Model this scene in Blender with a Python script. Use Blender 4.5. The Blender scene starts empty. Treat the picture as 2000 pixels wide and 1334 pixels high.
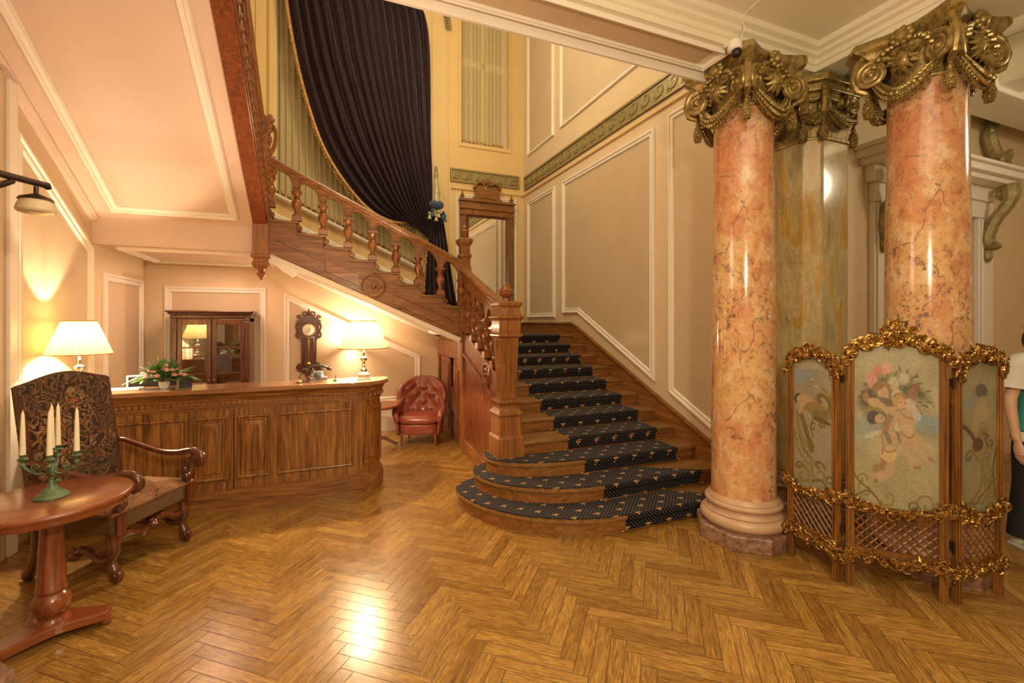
import bpy, bmesh, math, random
import numpy as np
from mathutils import Matrix, Vector
PI = math.pi
S = bpy.context.scene
C = S.collection
# ---------------------------------------------------------------- camera, world, lights, exposure
CAMH = 1.70
YAW = math.radians(22.3)
cam_d = bpy.data.cameras.new('camera'); cam = bpy.data.objects.new('camera', cam_d); C.objects.link(cam)
cam.location = (0, 0, CAMH); cam.rotation_euler = (PI/2, 0, -YAW)
cam_d.sensor_width = 36; cam_d.lens = 16.0; cam_d.shift_y = -0.0195; cam_d.clip_start = 0.05
S.camera = cam
w = bpy.data.worlds.new('world'); S.world = w; w.use_nodes = True
w.node_tree.nodes['Background'].inputs[0].default_value = (0.9, 0.72, 0.5, 1)
w.node_tree.nodes['Background'].inputs[1].default_value = 0.06
S.view_settings.view_transform = 'Standard'; S.view_settings.look = 'None'
S.view_settings.exposure = 0.35; S.view_settings.gamma = 1.0; S.view_settings.use_curve_mapping = False

def lamp(name, loc, power, col, r=0.15, kind='POINT', size=None, rot=None, spread=None):
    d = bpy.data.lights.new(name, kind); d.energy = power; d.color = col
    if kind == 'AREA':
        d.shape = 'RECTANGLE'; d.size, d.size_y = size
        if spread: d.spread = spread
    else: d.shadow_soft_size = r
    o = bpy.data.objects.new(name, d); C.objects.link(o); o.location = loc
    if rot: o.rotation_euler = rot
    return o
WARM = (1.0, 0.80, 0.52)
lamp('stairwell_chandelier_light', (1.3, 5.4, 5.9), 145, (1.0, 0.84, 0.54), 0.4)
lamp('stairwell_ceiling_light', (1.0, 5.2, 8.6), 35, (1.0, 0.84, 0.54), 0.0, 'AREA', (3.0, 3.0), (0, 0, 0))
lamp('hall_chandelier_light', (0.6, -0.4, 2.5), 165, (1.0, 0.84, 0.58), 0.10)
lamp('hall_ceiling_light', (1.2, 0.2, 3.82), 30, (1.0, 0.86, 0.60), 0.0, 'AREA', (3.2, 2.4), (0, 0, 0))
lamp('side_room_light', (6.3, 0.6, 3.6), 45, (1.0, 0.85, 0.60), 0.3)
lamp('reception_ceiling_light', (-1.2, 6.4, 2.42), 12, (1.0, 0.64, 0.46), 0.0, 'AREA', (0.5, 0.5), (0, 0, 0))
lamp('soffit_fill_light', (-0.3, 2.6, 2.6), 34, (1.0, 0.62, 0.46), 0.4)  # unseen fill light added to brighten the soffit in a pinkish tone

# ---------------------------------------------------------------- measuring helpers
CY, SY = math.cos(YAW), math.sin(YAW)
def yp(px, py, Y):
    """point on the upright plane y=Y seen at photo position px,py"""
    t = (px-1000)/889.0
    D = Y/(CY - SY*t)
    return Vector((D*(SY+CY*t), Y, CAMH+(628-py)*D/889.0))
def xp(px, py, X):
    t = (px-1000)/889.0
    D = X/(SY + CY*t)
    return Vector((X, D*(CY-SY*t), CAMH+(628-py)*D/889.0))

# ---------------------------------------------------------------- mesh helper
class MB:
    def __init__(s, T=None):
        s.v = []; s.f = []; s.T = T or Matrix.Identity(4)
    def add(s, vs, fs):
        n = len(s.v); T = s.T
        for p in vs: s.v.append(tuple(T @ Vector(p)))
        for f in fs: s.f.append(tuple(i+n for i in f))
        return s
    def box(s, a, b, t=(0, 0)):
        x0, y0, z0 = a; x1, y1, z1 = b
        tx, ty = t
        return s.add([(x0,y0,z0),(x1,y0,z0),(x1,y1,z0),(x0,y1,z0),(x0+tx,y0+ty,z1),(x1-tx,y0+ty,z1),(x1-tx,y1-ty,z1),(x0+tx,y1-ty,z1)],
              [(0,3,2,1),(4,5,6,7),(0,1,5,4),(1,2,6,5),(2,3,7,6),(3,0,4,7)])
    def cbox(s, c, d):
        return s.box((c[0]-d[0]/2, c[1]-d[1]/2, c[2]-d[2]/2), (c[0]+d[0]/2, c[1]+d[1]/2, c[2]+d[2]/2))
    def lathe(s, prof, c=(0,0,0), seg=24, rot=0.0, sq=False, cap=True, axis=None):
        """prof: list of (r, z)"""
        k = math.sqrt(2) if sq else 1.0
        if sq: seg = 4; rot = PI/4+rot
        vs = []
        M = Matrix.Translation(Vector(c))
        if axis is not None:
            M = M @ Vector((0,0,1)).rotation_difference(Vector(axis)).to_matrix().to_4x4()
        for r, z in prof:
            for i in range(seg):
                a = rot+2*PI*i/seg
                vs.append(M @ Vector((r*k*math.cos(a), r*k*math.sin(a), z)))
        fs = []
        for j in range(len(prof)-1):
            for i in range(seg):
                a = j*seg+i; b = j*seg+(i+1)%seg
                fs.append((a, b, b+seg, a+seg))
        if cap:
            fs.append(tuple(reversed(range(seg)))); m = (len(prof)-1)*seg; fs.append(tuple(range(m, m+seg)))
        return s.add(vs, fs)
    def tube(s, pts, rad, seg=8, closed=False, flat=1.0, up=None):
        pts = [Vector(p) for p in pts]; n = len(pts)
        if not hasattr(rad, '__len__'): rad = [rad]*n
        T = []
        for i in range(n):
            a = pts[(i-1) % n] if (closed or i > 0) else pts[0]
            b = pts[(i+1) % n] if (closed or i < n-1) else pts[-1]
            d = (b-a); T.append(d.normalized() if d.length > 1e-9 else Vector((0,0,1)))
        N = Vector(up) if up is not None else (Vector((0,0,1)) if abs(T[0].z) < .9 else Vector((1,0,0)))
        N = (N - T[0]*N.dot(T[0])).normalized()
        vs = []
        for i in range(n):
            if up is not None:
                M = Vector(up); M = M - T[i]*M.dot(T[i])
                if M.length > 1e-4: N = M.normalized()
            else:
                M = N - T[i]*N.dot(T[i])
                if M.length > 1e-6: N = M.normalized()
            B = T[i].cross(N)
            for k in range(seg):
                a = 2*PI*k/seg
                vs.append(pts[i] + (N*math.cos(a)*flat + B*math.sin(a))*rad[i])
        fs = []
        m = n if closed else n-1
        for j in range(m):
            for k in range(seg):
                a = j*seg+k; b = j*seg+(k+1) % seg; j2 = ((j+1) % n)*seg
                fs.append((a, b, j2+(k+1) % seg, j2+k))
        if not closed:
            fs.append(tuple(reversed(range(seg)))); fs.append(tuple(range((n-1)*seg, n*seg)))
        return s.add(vs, fs)
    def ball(s, c, r, seg=8, rings=5, R=None):
        rx, ry, rz = r if hasattr(r, '__len__') else (r, r, r)
        vs = []; fs = []
        c = Vector(c)
        def P(x, y, z):
            p = Vector((x*rx, y*ry, z*rz))
            return c + (R @ p if R else p)
        vs.append(P(0,0,-1))
        for j in range(1, rings):
            t = -PI/2+PI*j/rings
            for i in range(seg):
                a = 2*PI*i/seg
                vs.append(P(math.cos(t)*math.cos(a), math.cos(t)*math.sin(a), math.sin(t)))
        vs.append(P(0,0,1)); top = len(vs)-1
        for i in range(seg): fs.append((0, 1+(i+1) % seg, 1+i))
        for j in range(rings-2):
            for i in range(seg):
                a = 1+j*seg+i; b = 1+j*seg+(i+1) % seg
                fs.append((a, b, b+seg, a+seg))
        m = 1+(rings-2)*seg
        for i in range(seg): fs.append((m+i, m+(i+1) % seg, top))
        return s.add(vs, fs)
    def prism(s, poly, h0, h1, fn=None):
        """poly: 2-D outline (ccw); fn(u,v,h)->xyz"""
        fn = fn or (lambda u, v, h: (u, v, h))
        n = len(poly)
        vs = [fn(u, v, h0) for u, v in poly]+[fn(u, v, h1) for u, v in poly]
        fs = [tuple(reversed(range(n))), tuple(range(n, 2*n))]
        for i in range(n):
            j = (i+1) % n; fs.append((i, j, j+n, i+n))
        return s.add(vs, fs)
    def sweep(s, pts, nrm, prof, closed=True):
        """mitred moulding; pts polyline in a plane with normal nrm; prof list of (across, out)"""
        pts = [Vector(p) for p in pts]; n = len(pts); nrm = Vector(nrm).normalized()
        vs = []
        for i in range(n):
            if closed or 0 < i < n-1:
                d0 = (pts[i]-pts[(i-1) % n]).normalized(); d1 = (pts[(i+1) % n]-pts[i]).normalized()
            elif i == 0: d0 = d1 = (pts[1]-pts[0]).normalized()
            else: d0 = d1 = (pts[-1]-pts[-2]).normalized()
            a0 = nrm.cross(d0); a1 = nrm.cross(d1); m = (a0+a1)
            m = m/max(1e-6, m.length_squared)*2 if m.length > 1e-6 else a0
            for u, h in prof: vs.append(pts[i]+m*u+nrm*h)
        k = len(prof); fs = []
        for i in range(n if closed else n-1):
            j = (i+1) % n
            for q in range(k):
                r = (q+1) % k
                fs.append((i*k+q, i*k+r, j*k+r, j*k+q))
        if not closed:
            fs.append(tuple(range(k))); fs.append(tuple(reversed(range((n-1)*k, n*k))))
        return s.add(vs, fs)
    def grid(s, nu, nv, fn, closeu=False):
        vs = [fn(i/(nu if closeu else nu-1), j/(nv-1)) for j in range(nv) for i in range(nu)]
        fs = []
        for j in range(nv-1):
            for i in range(nu if closeu else nu-1):
                a = j*nu+i; b = j*nu+(i+1) % nu
                fs.append((a, b, b+nu, a+nu))
        return s.add(vs, fs)
    def mesh(s, name, m, smooth=None, bevel=0, subs=0, solid=0, angle=40):
        me = bpy.data.meshes.new(name); me.from_pydata(s.v, [], s.f); me.update()
        bm = bmesh.new(); bm.from_mesh(me)
        bmesh.ops.recalc_face_normals(bm, faces=bm.faces); bm.to_mesh(me); bm.free()
        if m: me.materials.append(m)
        if smooth or smooth is None:
            me.polygons.foreach_set('use_smooth', [True]*len(me.polygons))
            try: me.set_sharp_from_angle(angle=math.radians(angle))
            except Exception: pass
        return me
    def build(s, name, m, parent=None, smooth=None, bevel=0, subs=0, solid=0, angle=40, loc=None, rot=None):
        me = s.mesh(name, m, smooth, angle=angle)
        o = bpy.data.objects.new(name, me); C.objects.link(o)
        if parent: o.parent = parent
        if loc: o.location = loc
        if rot: o.rotation_euler = rot
        if solid:
            q = o.modifiers.new('solid', 'SOLIDIFY'); q.thickness = solid; q.offset = 0
        if bevel:
            q = o.modifiers.new('bevel', 'BEVEL'); q.width = bevel; q.segments = 2; q.limit_method = 'ANGLE'; q.angle_limit = 0.6
            q.harden_normals = False
        if subs:
            q = o.modifiers.new('sub', 'SUBSURF'); q.levels = subs; q.render_levels = subs
        return o
def thing(name, label, cat, loc=(0,0,0), rz=0, group=None):
    o = bpy.data.objects.new(name, None); C.objects.link(o); o.location = loc; o.rotation_euler = (0,0,rz)
    o.empty_display_size = .1
    o['label'] = label; o['category'] = cat
    if group: o['group'] = group
    return o
def tag(o, label, cat, group=None):
    o['label'] = label; o['category'] = cat
    if group: o['group'] = group
    return o
def struct(o): o['kind'] = 'structure'; return o
def spiral(c, r0, r1, turns, e1, e2, start=0, n=40):
    c = Vector(c); e1 = Vector(e1); e2 = Vector(e2); out = []
    for i in range(n+1):
        t = i/n; a = start+turns*2*PI*t; r = r0*(1-t)+r1*t
        out.append(c+(e1*math.cos(a)+e2*math.sin(a))*r)
    return out
def bez(p, n=16):
    """catmull-rom through points"""
    p = [Vector(q) for q in p]; out = []
    for i in range(len(p)-1):
        a = p[max(i-1, 0)]; b = p[i]; c = p[i+1]; d = p[min(i+2, len(p)-1)]
        for k in range(n):
            t = k/n
            out.append(0.5*((2*b)+(c-a)*t+(2*a-5*b+4*c-d)*t*t+(3*b-a-3*c+d)*t**3))
    out.append(p[-1]); return out

# ---------------------------------------------------------------- material helper
class NT:
    def __init__(s, name):
        s.m = bpy.data.materials.new(name); s.m.use_nodes = True; s.t = s.m.node_tree
        s.b = s.t.nodes['Principled BSDF']; s.out = s.t.nodes['Material Output']
    def n(s, typ, **k):
        o = s.t.nodes.new(typ)
        for a, b in k.items(): setattr(o, a, b)
        return o
    def l(s, a, b): s.t.links.new(a, b)
    def val(s, sock, v):
        if hasattr(v, 'is_linked') or hasattr(v, 'links'): s.l(v, sock)
        else: sock.default_value = v
    def M(s, op, a, b=None, c=None):
        o = s.n('ShaderNodeMath', operation=op); s.val(o.inputs[0], a)
        if b is not None: s.val(o.inputs[1], b)
        if c is not None: s.val(o.inputs[2], c)
        return o.outputs[0]
    def coord(s, scale=(1,1,1), kind='Object', rot=(0,0,0), loc=(0,0,0)):
        tc = s.n('ShaderNodeTexCoord'); mp = s.n('ShaderNodeMapping')
        s.l(tc.outputs[kind], mp.inputs[0]); mp.inputs[3].default_value = scale; mp.inputs[2].default_value = rot
        mp.inputs[1].default_value = loc
        return mp.outputs[0]
    def noise(s, vec, scale=5, detail=4, rough=.55, dist=0):
        o = s.n('ShaderNodeTexNoise'); s.l(vec, o.inputs['Vector']); o.inputs['Scale'].default_value = scale
        o.inputs['Detail'].default_value = detail; o.inputs['Roughness'].default_value = rough
        o.inputs['Distortion'].default_value = dist
        return o.outputs[0]
    def ramp(s, fac, stops, interp='LINEAR'):
        o = s.n('ShaderNodeValToRGB'); s.l(fac, o.inputs[0]); cr = o.color_ramp; cr.interpolation = interp
        while len(cr.elements) < len(stops): cr.elements.new(0.5)
        for e, (p, c) in zip(cr.elements, stops):
            e.position = p; e.color = (c, c, c, 1) if not hasattr(c, '__len__') else (*c, 1)
        return o.outputs[0]
    def mix(s, f, a, b, mode='MIX'):
        o = s.n('ShaderNodeMix', data_type='RGBA', blend_type=mode)
        s.val(o.inputs[0], f)
        for i, v in ((6, a), (7, b)):
            if isinstance(v, tuple): o.inputs[i].default_value = (*v[:3], 1)
            else: s.l(v, o.inputs[i])
        return o.outputs[2]
    def bump(s, h, strength=.3, dist=.01):
        o = s.n('ShaderNodeBump'); s.l(h, o.inputs['Height']); o.inputs['Strength'].default_value = strength
        o.inputs['Distance'].default_value = dist; s.l(o.outputs[0], s.b.inputs['Normal'])
    def set(s, **k):
        for a, v in k.items():
            i = s.b.inputs[{'col':'Base Color','rough':'Roughness','metal':'Metallic','coat':'Coat Weight','coatr':'Coat Roughness','sheen':'Sheen Weight','spec':'Specular IOR Level','trans':'Transmission Weight','ior':'IOR','alpha':'Alpha','ecol':'Emission Color','estr':'Emission Strength','sheenr':'Sheen Roughness'}[a]]
            if isinstance(v, tuple): i.default_value = (*v[:3], 1)
            else: s.val(i, v)
        return s.m
def plain(name, col, rough=.5, metal=0, var=.08, sc=6, bump=0, **k):
    t = NT(name); v = t.coord()
    n = t.noise(v, sc, 3)
    c = t.mix(t.ramp(n, [(.3, 0), (.7, 1)]), tuple(x*(1-var) for x in col), tuple(min(1, x*(1+var)) for x in col))
    t.set(col=c, rough=rough, metal=metal, **k)
    if bump: t.bump(t.noise(v, 60, 3), bump, .003)
    return t.m
def wood(name, base, dark, axis=2, rough=.35, coat=.3, sc=1.0, contrast=1.0):
    t = NT(name)
    s = [14*sc, 14*sc, 14*sc]; s[axis] = 1.1*sc
    v = t.coord(tuple(s)); n = t.noise(v, 1.6, 6, .6, 1.2)
    s2 = [70*sc]*3; s2[axis] = 3*sc
    n2 = t.noise(t.coord(tuple(s2)), 1.5, 3, .6)
    r = t.ramp(n, [(.30, dark), (.46, tuple(.5*(a+b) for a, b in zip(base, dark))), (.60, base), (.80, tuple(min(1, x*1.25) for x in base))])
    c = t.mix(t.ramp(n2, [(.35, .55*contrast), (.6, 0)]), r, tuple(x*.55 for x in dark))
    t.set(col=c, rough=t.ramp(n, [(.3, rough+.12), (.7, rough)]), coat=coat, coatr=.18)
    t.bump(n2, .12, .002)
    return t.m
# ---------------------------------------------------------------- materials
PAINT = plain('wall_paint', (.72, .57, .38), .62, var=.03, sc=2.5, bump=.05)
PAINT2 = plain('panel_paint', (.61, .48, .32), .6, var=.04, sc=2.0, bump=.05)
YLIT = plain('wall_paint_yellow_lit', (.74, .54, .25), .5, var=.03, sc=2, bump=.05)  # same wall paint, with the yellow of the stairwell light put into it
TRIM = plain('white_trim_paint', (.85, .79, .69), .42, var=.02)
CEIL = plain('ceiling_paint', (.80, .76, .60), .55, var=.02, sc=1.5)
SOFF = plain('wall_paint_pink_lit', (.70, .54, .43), .55, var=.02, sc=2)  # wall paint again, pinkish lamp light mixed into the colour
OLIVE = plain('olive_gilt', (.33, .27, .12), .45, .35, var=.25, sc=25, bump=.2)
OAKX = wood('oak_grain_x', (.34, .145, .034), (.15, .055, .014), 0, .40, .12, 1.0, .7)
OAKY = wood('oak_grain_y', (.34, .142, .034), (.15, .052, .013), 1, .40, .12, 1.0, .7)
OAKZ = wood('oak_grain_z', (.35, .142, .032), (.16, .054, .013), 2, .40, .12, 1.0, .7)
BALW = wood('baluster_wood', (.30, .105, .028), (.16, .046, .014), 2, .24, .4, 1.0, .6)
TREAD = wood('tread_wood', (.34, .18, .055), (.18, .08, .022), 0, .38, .25)
REDOAK = wood('red_oak_panelling', (.32, .095, .030), (.14, .036, .012), 2, .22, .5)
PINE = wood('counter_pine_z', (.42, .185, .040), (.10, .034, .008), 2, .34, .2, 1.0)
PINEX = wood('counter_pine_x', (.40, .175, .040), (.13, .046, .012), 0, .38, .15, .8)
MAHO = wood('mahogany', (.27, .075, .022), (.20, .052, .015), 0, .18, .7, .6, .3)
MAHZ = wood('mahogany_z', (.30, .085, .028), (.13, .03, .01), 2, .2, .6, 1.0, .6)
WALN = wood('walnut_z', (.15, .05, .022), (.055, .018, .01), 2, .22, .5)
CHAIRW = wood('chair_walnut', (.145, .040, .013), (.05, .014, .006), 2, .18, .7, 1.0, .5)
BLACK = plain('black_paint', (.012, .010, .010), .4)
SILVER = plain('silver_metal', (.40, .38, .37), .25, 1.0)
BRASS = plain('brass_metal', (.62, .42, .14), .28, 1.0)
IRON = plain('dark_bronze', (.045, .026, .016), .4, .6)
WHITE = plain('white_plastic', (.82, .80, .76), .35)
CANDLE = plain('candle_wax', (.88, .82, .60), .4)
VERDI = plain('verdigris_metal', (.13, .20, .11), .5, .4, var=.4, sc=40)
PAPER = plain('paper', (.85, .83, .78), .6)
SKIN = plain('skin', (.70, .43, .30), .5)

def marble_pink():
    t = NT('pink_marble'); v = t.coord((1, 1, .8))
    def warp(v, sc, amt):
        wv = t.n('ShaderNodeTexNoise'); t.l(v, wv.inputs['Vector']); wv.inputs['Scale'].default_value = sc; wv.inputs['Detail'].default_value = 5
        off = t.n('ShaderNodeVectorMath', operation='MULTIPLY_ADD'); t.l(wv.outputs[1], off.inputs[0]); off.inputs[1].default_value = (amt,)*3; t.l(v, off.inputs[2]); return off.outputs[0]
    wo = warp(v, 3, .5); w2 = warp(v, 9, .10)
    big = t.noise(wo, 1.3, 4, .6, .4)
    med = t.noise(w2, 7, 8, .75, .3)
    fine = t.noise(v, 25, 6, .8)
    base = t.ramp(big, [(.32, (.60, .38, .15)), (.45, (.64, .40, .19)), (.55, (.60, .29, .14)), (.68, (.46, .17, .08))])
    c = t.mix(t.ramp(med, [(.38, .75), (.48, 0)]), base, (.44, .15, .075))
    c = t.mix(t.ramp(med, [(.53, 0), (.64, .9)]), c, (.70, .54, .34))
    zone = t.ramp(t.noise(wo, 2.0, 5, .65), [(.48, 0), (.60, 1)])
    spec = t.ramp(fine, [(.41, 1), (.47, 0)])
    c = t.mix(t.M('MULTIPLY', spec, t.M('ADD', t.M('MULTIPLY', zone, .65), .35)), c, (.12, .075, .06))
    c = t.mix(t.M('MULTIPLY', t.ramp(fine, [(.56, 0), (.66, 1)]), t.M('MULTIPLY', zone, .6)), c, (.80, .66, .48))
    vor2 = t.n('ShaderNodeTexVoronoi', feature='DISTANCE_TO_EDGE'); t.l(warp(v, 5, .22), vor2.inputs['Vector']); vor2.inputs['Scale'].default_value = 1.9
    brk = t.ramp(t.noise(v, 4, 2), [(.48, 0), (.56, 1)])
    c = t.mix(t.M('MULTIPLY', t.ramp(vor2.outputs['Distance'], [(0, .8), (.012, 0)]), brk), c, (.16, .08, .05))
    t.set(col=c, rough=.17, coat=.5, coatr=.08); return t.m
def marble_yellow():
    t = NT('yellow_marble'); v = t.coord((1, 1, .22))
    n = t.noise(v, 5, 6, .6, 1.5)
    n2 = t.noise(v, 16, 5, .6)
    c = t.ramp(n, [(.27, (.16, .12, .05)), (.40, (.36, .28, .12)), (.50, (.46, .38, .20)), (.57, (.46, .28, .05)), (.66, (.40, .22, .04)), (.78, (.22, .12, .03))])
    c = t.mix(t.ramp(n2, [(.35, .6), (.5, 0)]), c, (.34, .27, .17))
    c = t.mix(t.ramp(t.noise(t.coord((1,1,.5)), 9, 6, .7, 2.5), [(.46, 0), (.49, .55), (.52, 0)]), c, (.22, .14, .06))
    t.set(col=c, rough=.14, coat=.6, coatr=.05); return t.m
PINK = marble_pink(); YELM = marble_yellow()
BASEM = plain('beige_stone', (.52, .34, .22), .35, var=.1, sc=9)
def spot_stone():
    t = NT('mottled_plinth_stone'); v = t.coord(); n = t.noise(v, 22, 5, .7)
    t.set(col=t.ramp(n, [(.32, (.06, .03, .025)), (.42, (.20, .10, .07)), (.6, (.33, .20, .13)), (.75, (.46, .32, .22))]), rough=.4); return t.m
PLINTH = spot_stone()
def gilt(name, a, b, rough=.32, metal=.85):
    t = NT(name); v = t.coord(); n = t.noise(v, 30, 4, .6)
    t.set(col=t.ramp(n, [(.3, b), (.6, a)]), rough=rough, metal=metal); t.bump(t.noise(v, 90, 3), .35, .004); return t.m
GOLD = gilt('gilded_carving', (.46, .27, .075), (.055, .022, .006), .33)
CAPG = gilt('capital_gilding', (.40, .29, .10), (.13, .09, .03), .34, .5)
GFRAME = wood('gilded_frame_wood', (.30, .125, .026), (.11, .038, .009), 2, .25, .5)

def floor_mat():
    t = NT('herringbone_parquet')
    W = 0.078; N = 6.0; A = math.radians(40)
    v = t.coord(kind='Object'); sp = t.n('ShaderNodeSeparateXYZ'); t.l(v, sp.inputs[0])
    X, Y = sp.outputs[0], sp.outputs[1]
    # u along plank direction (40 deg clockwise of +y), v across
    u = t.M('DIVIDE', t.M('ADD', t.M('MULTIPLY', X, math.sin(A)), t.M('MULTIPLY', Y, math.cos(A))), W)
    w_ = t.M('DIVIDE', t.M('SUBTRACT', t.M('MULTIPLY', Y, math.sin(A)), t.M('MULTIPLY', X, math.cos(A))), W)
    u = t.M('ADD', u, 600.0); w_ = t.M('ADD', w_, 600.0)
    i = t.M('FLOOR', u); j = t.M('FLOOR', w_)
    m = t.M('FLOORED_MODULO', t.M('SUBTRACT', i, j), 2*N)
    isv = t.M('GREATER_THAN', m, N-.5)
    fu = t.M('SUBTRACT', u, i); fv = t.M('SUBTRACT', w_, j)
    al_h = t.M('ADD', m, fu); al_v = t.M('ADD', t.M('SUBTRACT', 2*N-1, m), fv)
    def sel(a, b): return t.M('ADD', t.M('MULTIPLY', a, t.M('SUBTRACT', 1, isv)), t.M('MULTIPLY', b, isv))
    al = sel(al_h, al_v); ac = sel(fv, fu)
    ida = sel(t.M('SUBTRACT', i, m), t.M('ADD', i, 77.3)); idb = sel(j, t.M('ADD', j, m))
    e1 = t.M('MINIMUM', ac, t.M('SUBTRACT', 1, ac)); e2 = t.M('MINIMUM', al, t.M('SUBTRACT', N, al))
    e = t.M('MINIMUM', e1, e2)
    cb = t.n('ShaderNodeCombineXYZ'); t.l(ida, cb.inputs[0]); t.l(idb, cb.inputs[1])
    wn = t.n('ShaderNodeTexWhiteNoise', noise_dimensions='3D'); t.l(cb.outputs[0], wn.inputs[0])
    g = t.n('ShaderNodeCombineXYZ'); t.l(t.M('MULTIPLY', al, .35), g.inputs[0]); t.l(t.M('MULTIPLY', ac, 3.2), g.inputs[1]); t.l(t.M('MULTIPLY', wn.outputs[0], 40), g.inputs[2])
    gr = t.noise(g.outputs[0], 1.3, 5, .6, 1.6)
    g2 = t.n('ShaderNodeCombineXYZ'); t.l(t.M('MULTIPLY', al, 1.2), g2.inputs[0]); t.l(t.M('MULTIPLY', ac, 22), g2.inputs[1]); t.l(t.M('MULTIPLY', wn.outputs[0], 70), g2.inputs[2])
    gf = t.noise(g2.outputs[0], 1.0, 2, .5)
    col = t.ramp(gr, [(.28, (.16, .07, .012)), (.44, (.30, .155, .032)), (.58, (.41, .23, .052)), (.75, (.50, .31, .085))])
    col = t.mix(t.ramp(gf, [(.38, .6), (.52, 0)]), col, (.15, .065, .013))
    tint = t.ramp(wn.outputs[0], [(0, (.72, .66, .56)), (.35, (.92, .90, .84)), (.7, (1.0, 1.0, 1.0)), (1, (1.12, 1.14, 1.15))])
    col = t.mix(1.0, col, tint, 'MULTIPLY')
    gap = t.ramp(e, [(0, .95), (.016, .75), (.034, 0)])
    col = t.mix(gap, col, (.05, .022, .008))
    sm = t.noise(v, 5, 4, .6)
    rr = t.M('ADD', t.ramp(sm, [(.3, .22), (.7, .34)]), t.M('MULTIPLY', gap, .3))
    t.set(col=col, rough=rr, coat=.25, coatr=.22)
    t.bump(t.M('ADD', t.M('MULTIPLY', gap, -1.0), t.M('MULTIPLY', t.M('ADD', wn.outputs[0], t.noise(v, 9, 2)), .35)), .22, .004)
    return t.m
FLOOR = floor_mat()
def carpet_mat():
    t = NT('star_pattern_carpet'); v = t.coord(); sp = t.n('ShaderNodeSeparateXYZ'); t.l(v, sp.inputs[0])
    x = sp.outputs[0]; s_ = t.M('ADD', sp.outputs[1], sp.outputs[2])
    P = .036
    def dots(P, ox, oy, r0, r1, diamond=False):
        a = t.M('SUBTRACT', t.M('FLOORED_MODULO', t.M('ADD', x, 10+ox), P), P/2)
        b = t.M('SUBTRACT', t.M('FLOORED_MODULO', t.M('ADD', s_, 10+oy), P), P/2)
        if diamond: d = t.M('ADD', t.M('ABSOLUTE', a), t.M('ABSOLUTE', b))
        else: d = t.M('SQRT', t.M('ADD', t.M('MULTIPLY', a, a), t.M('MULTIPLY', b, b)))
        return t.ramp(t.M('MULTIPLY', d, 10), [(r0*10, 1), (r1*10, 0)])
    d = t.M('MAXIMUM', dots(P, 0, 0, .0032, .0052), dots(P, P/2, P/2, .0032, .0052))
    Q = .215
    mo = t.M('MAXIMUM', dots(Q, 0, .03, .012, .017, True), dots(Q, .107, .137, .012, .017, True))
    for ox, oy in ((.02, 0), (-.02, 0), (0, .022)):
        mo = t.M('MAXIMUM', mo, t.M('MAXIMUM', dots(Q, ox, .03+oy, .006, .009), dots(Q, .107+ox, .137+oy, .006, .009)))
    base = t.ramp(t.noise(v, 160, 2), [(.35, (.003, .003, .006)), (.7, (.012, .011, .017))])
    c = t.mix(d, base, (.26, .21, .19)); c = t.mix(mo, c, (.55, .32, .13))
    t.set(col=c, rough=.95, sheen=.08, spec=.1); t.bump(t.noise(v, 220, 2), .6, .004); return t.m
CARPET = carpet_mat()
def velvet():
    t = NT('plum_velvet'); v = t.coord((1, 1, .45)); n = t.noise(v, 22, 7, .85)
    t.set(col=t.ramp(n, [(.35, (.009, .005, .008)), (.65, (.040, .022, .030))]), rough=.75, sheen=.32, sheenr=.35, spec=.2)
    t.b.inputs['Sheen Tint'].default_value = (.75, .55, .62, 1); return t.m
VELVET = velvet()
def sheer():
    t = NT('sheer_net_fabric'); d = t.n('ShaderNodeBsdfDiffuse'); d.inputs[0].default_value = (.86, .74, .44, 1)
    tl = t.n('ShaderNodeBsdfTranslucent'); tl.inputs[0].default_value = (.8, .7, .45, 1)
    tr = t.n('ShaderNodeBsdfTransparent'); m1 = t.n('ShaderNodeMixShader'); m1.inputs[0].default_value = .3
    t.l(d.outputs[0], m1.inputs[1]); t.l(tl.outputs[0], m1.inputs[2])
    m2 = t.n('ShaderNodeMixShader'); m2.inputs[0].default_value = .25; t.l(m1.outputs[0], m2.inputs[1]); t.l(tr.outputs[0], m2.inputs[2])
    t.l(m2.outputs[0], t.out.inputs[0]); return t.m
SHEER = sheer()
def shade_mat():
    t = NT('pleated_lampshade_silk'); v = t.coord(); sp = t.n('ShaderNodeSeparateXYZ'); t.l(v, sp.inputs[0])
    an = t.M('ARCTAN2', sp.outputs[1], sp.outputs[0])
    f1 = t.M('FRACT', t.M('MULTIPLY', t.M('ADD', an, 4.0), 36/(2*PI)))
    f2 = t.M('FRACT', t.M('MULTIPLY', t.M('ADD', an, 4.0), 108/(2*PI)))
    ln = t.M('MAXIMUM', t.ramp(f1, [(0, 1), (.10, .9), (.2, 0)]), t.ramp(f2, [(0, .35), (.3, .3), (.4, 0)]))
    d = t.n('ShaderNodeBsdfDiffuse'); d.inputs[0].default_value = (.85, .80, .52, 1)
    tl = t.n('ShaderNodeBsdfTranslucent'); t.l(t.mix(ln, (.95, .86, .42), (.60, .44, .12)), tl.inputs[0])
    m1 = t.n('ShaderNodeMixShader'); m1.inputs[0].default_value = .075
    t.l(d.outputs[0], m1.inputs[1]); t.l(tl.outputs[0], m1.inputs[2]); t.l(m1.outputs[0], t.out.inputs[0]); return t.m
SHADE = shade_mat()
FRINGE = gilt('gold_fringe', (.60, .36, .12), (.25, .13, .04), .5, .3)
TASSEL = gilt('silver_gold_cord', (.60, .56, .36), (.25, .22, .13), .5, .3)
BLUE = plain('blue_cord', (.035, .06, .16), .7, sheen=.5)
LEATHER = plain('oxblood_leather', (.22, .050, .030), .33, var=.15, sc=12, bump=.15, coat=.3, coatr=.25)
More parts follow.
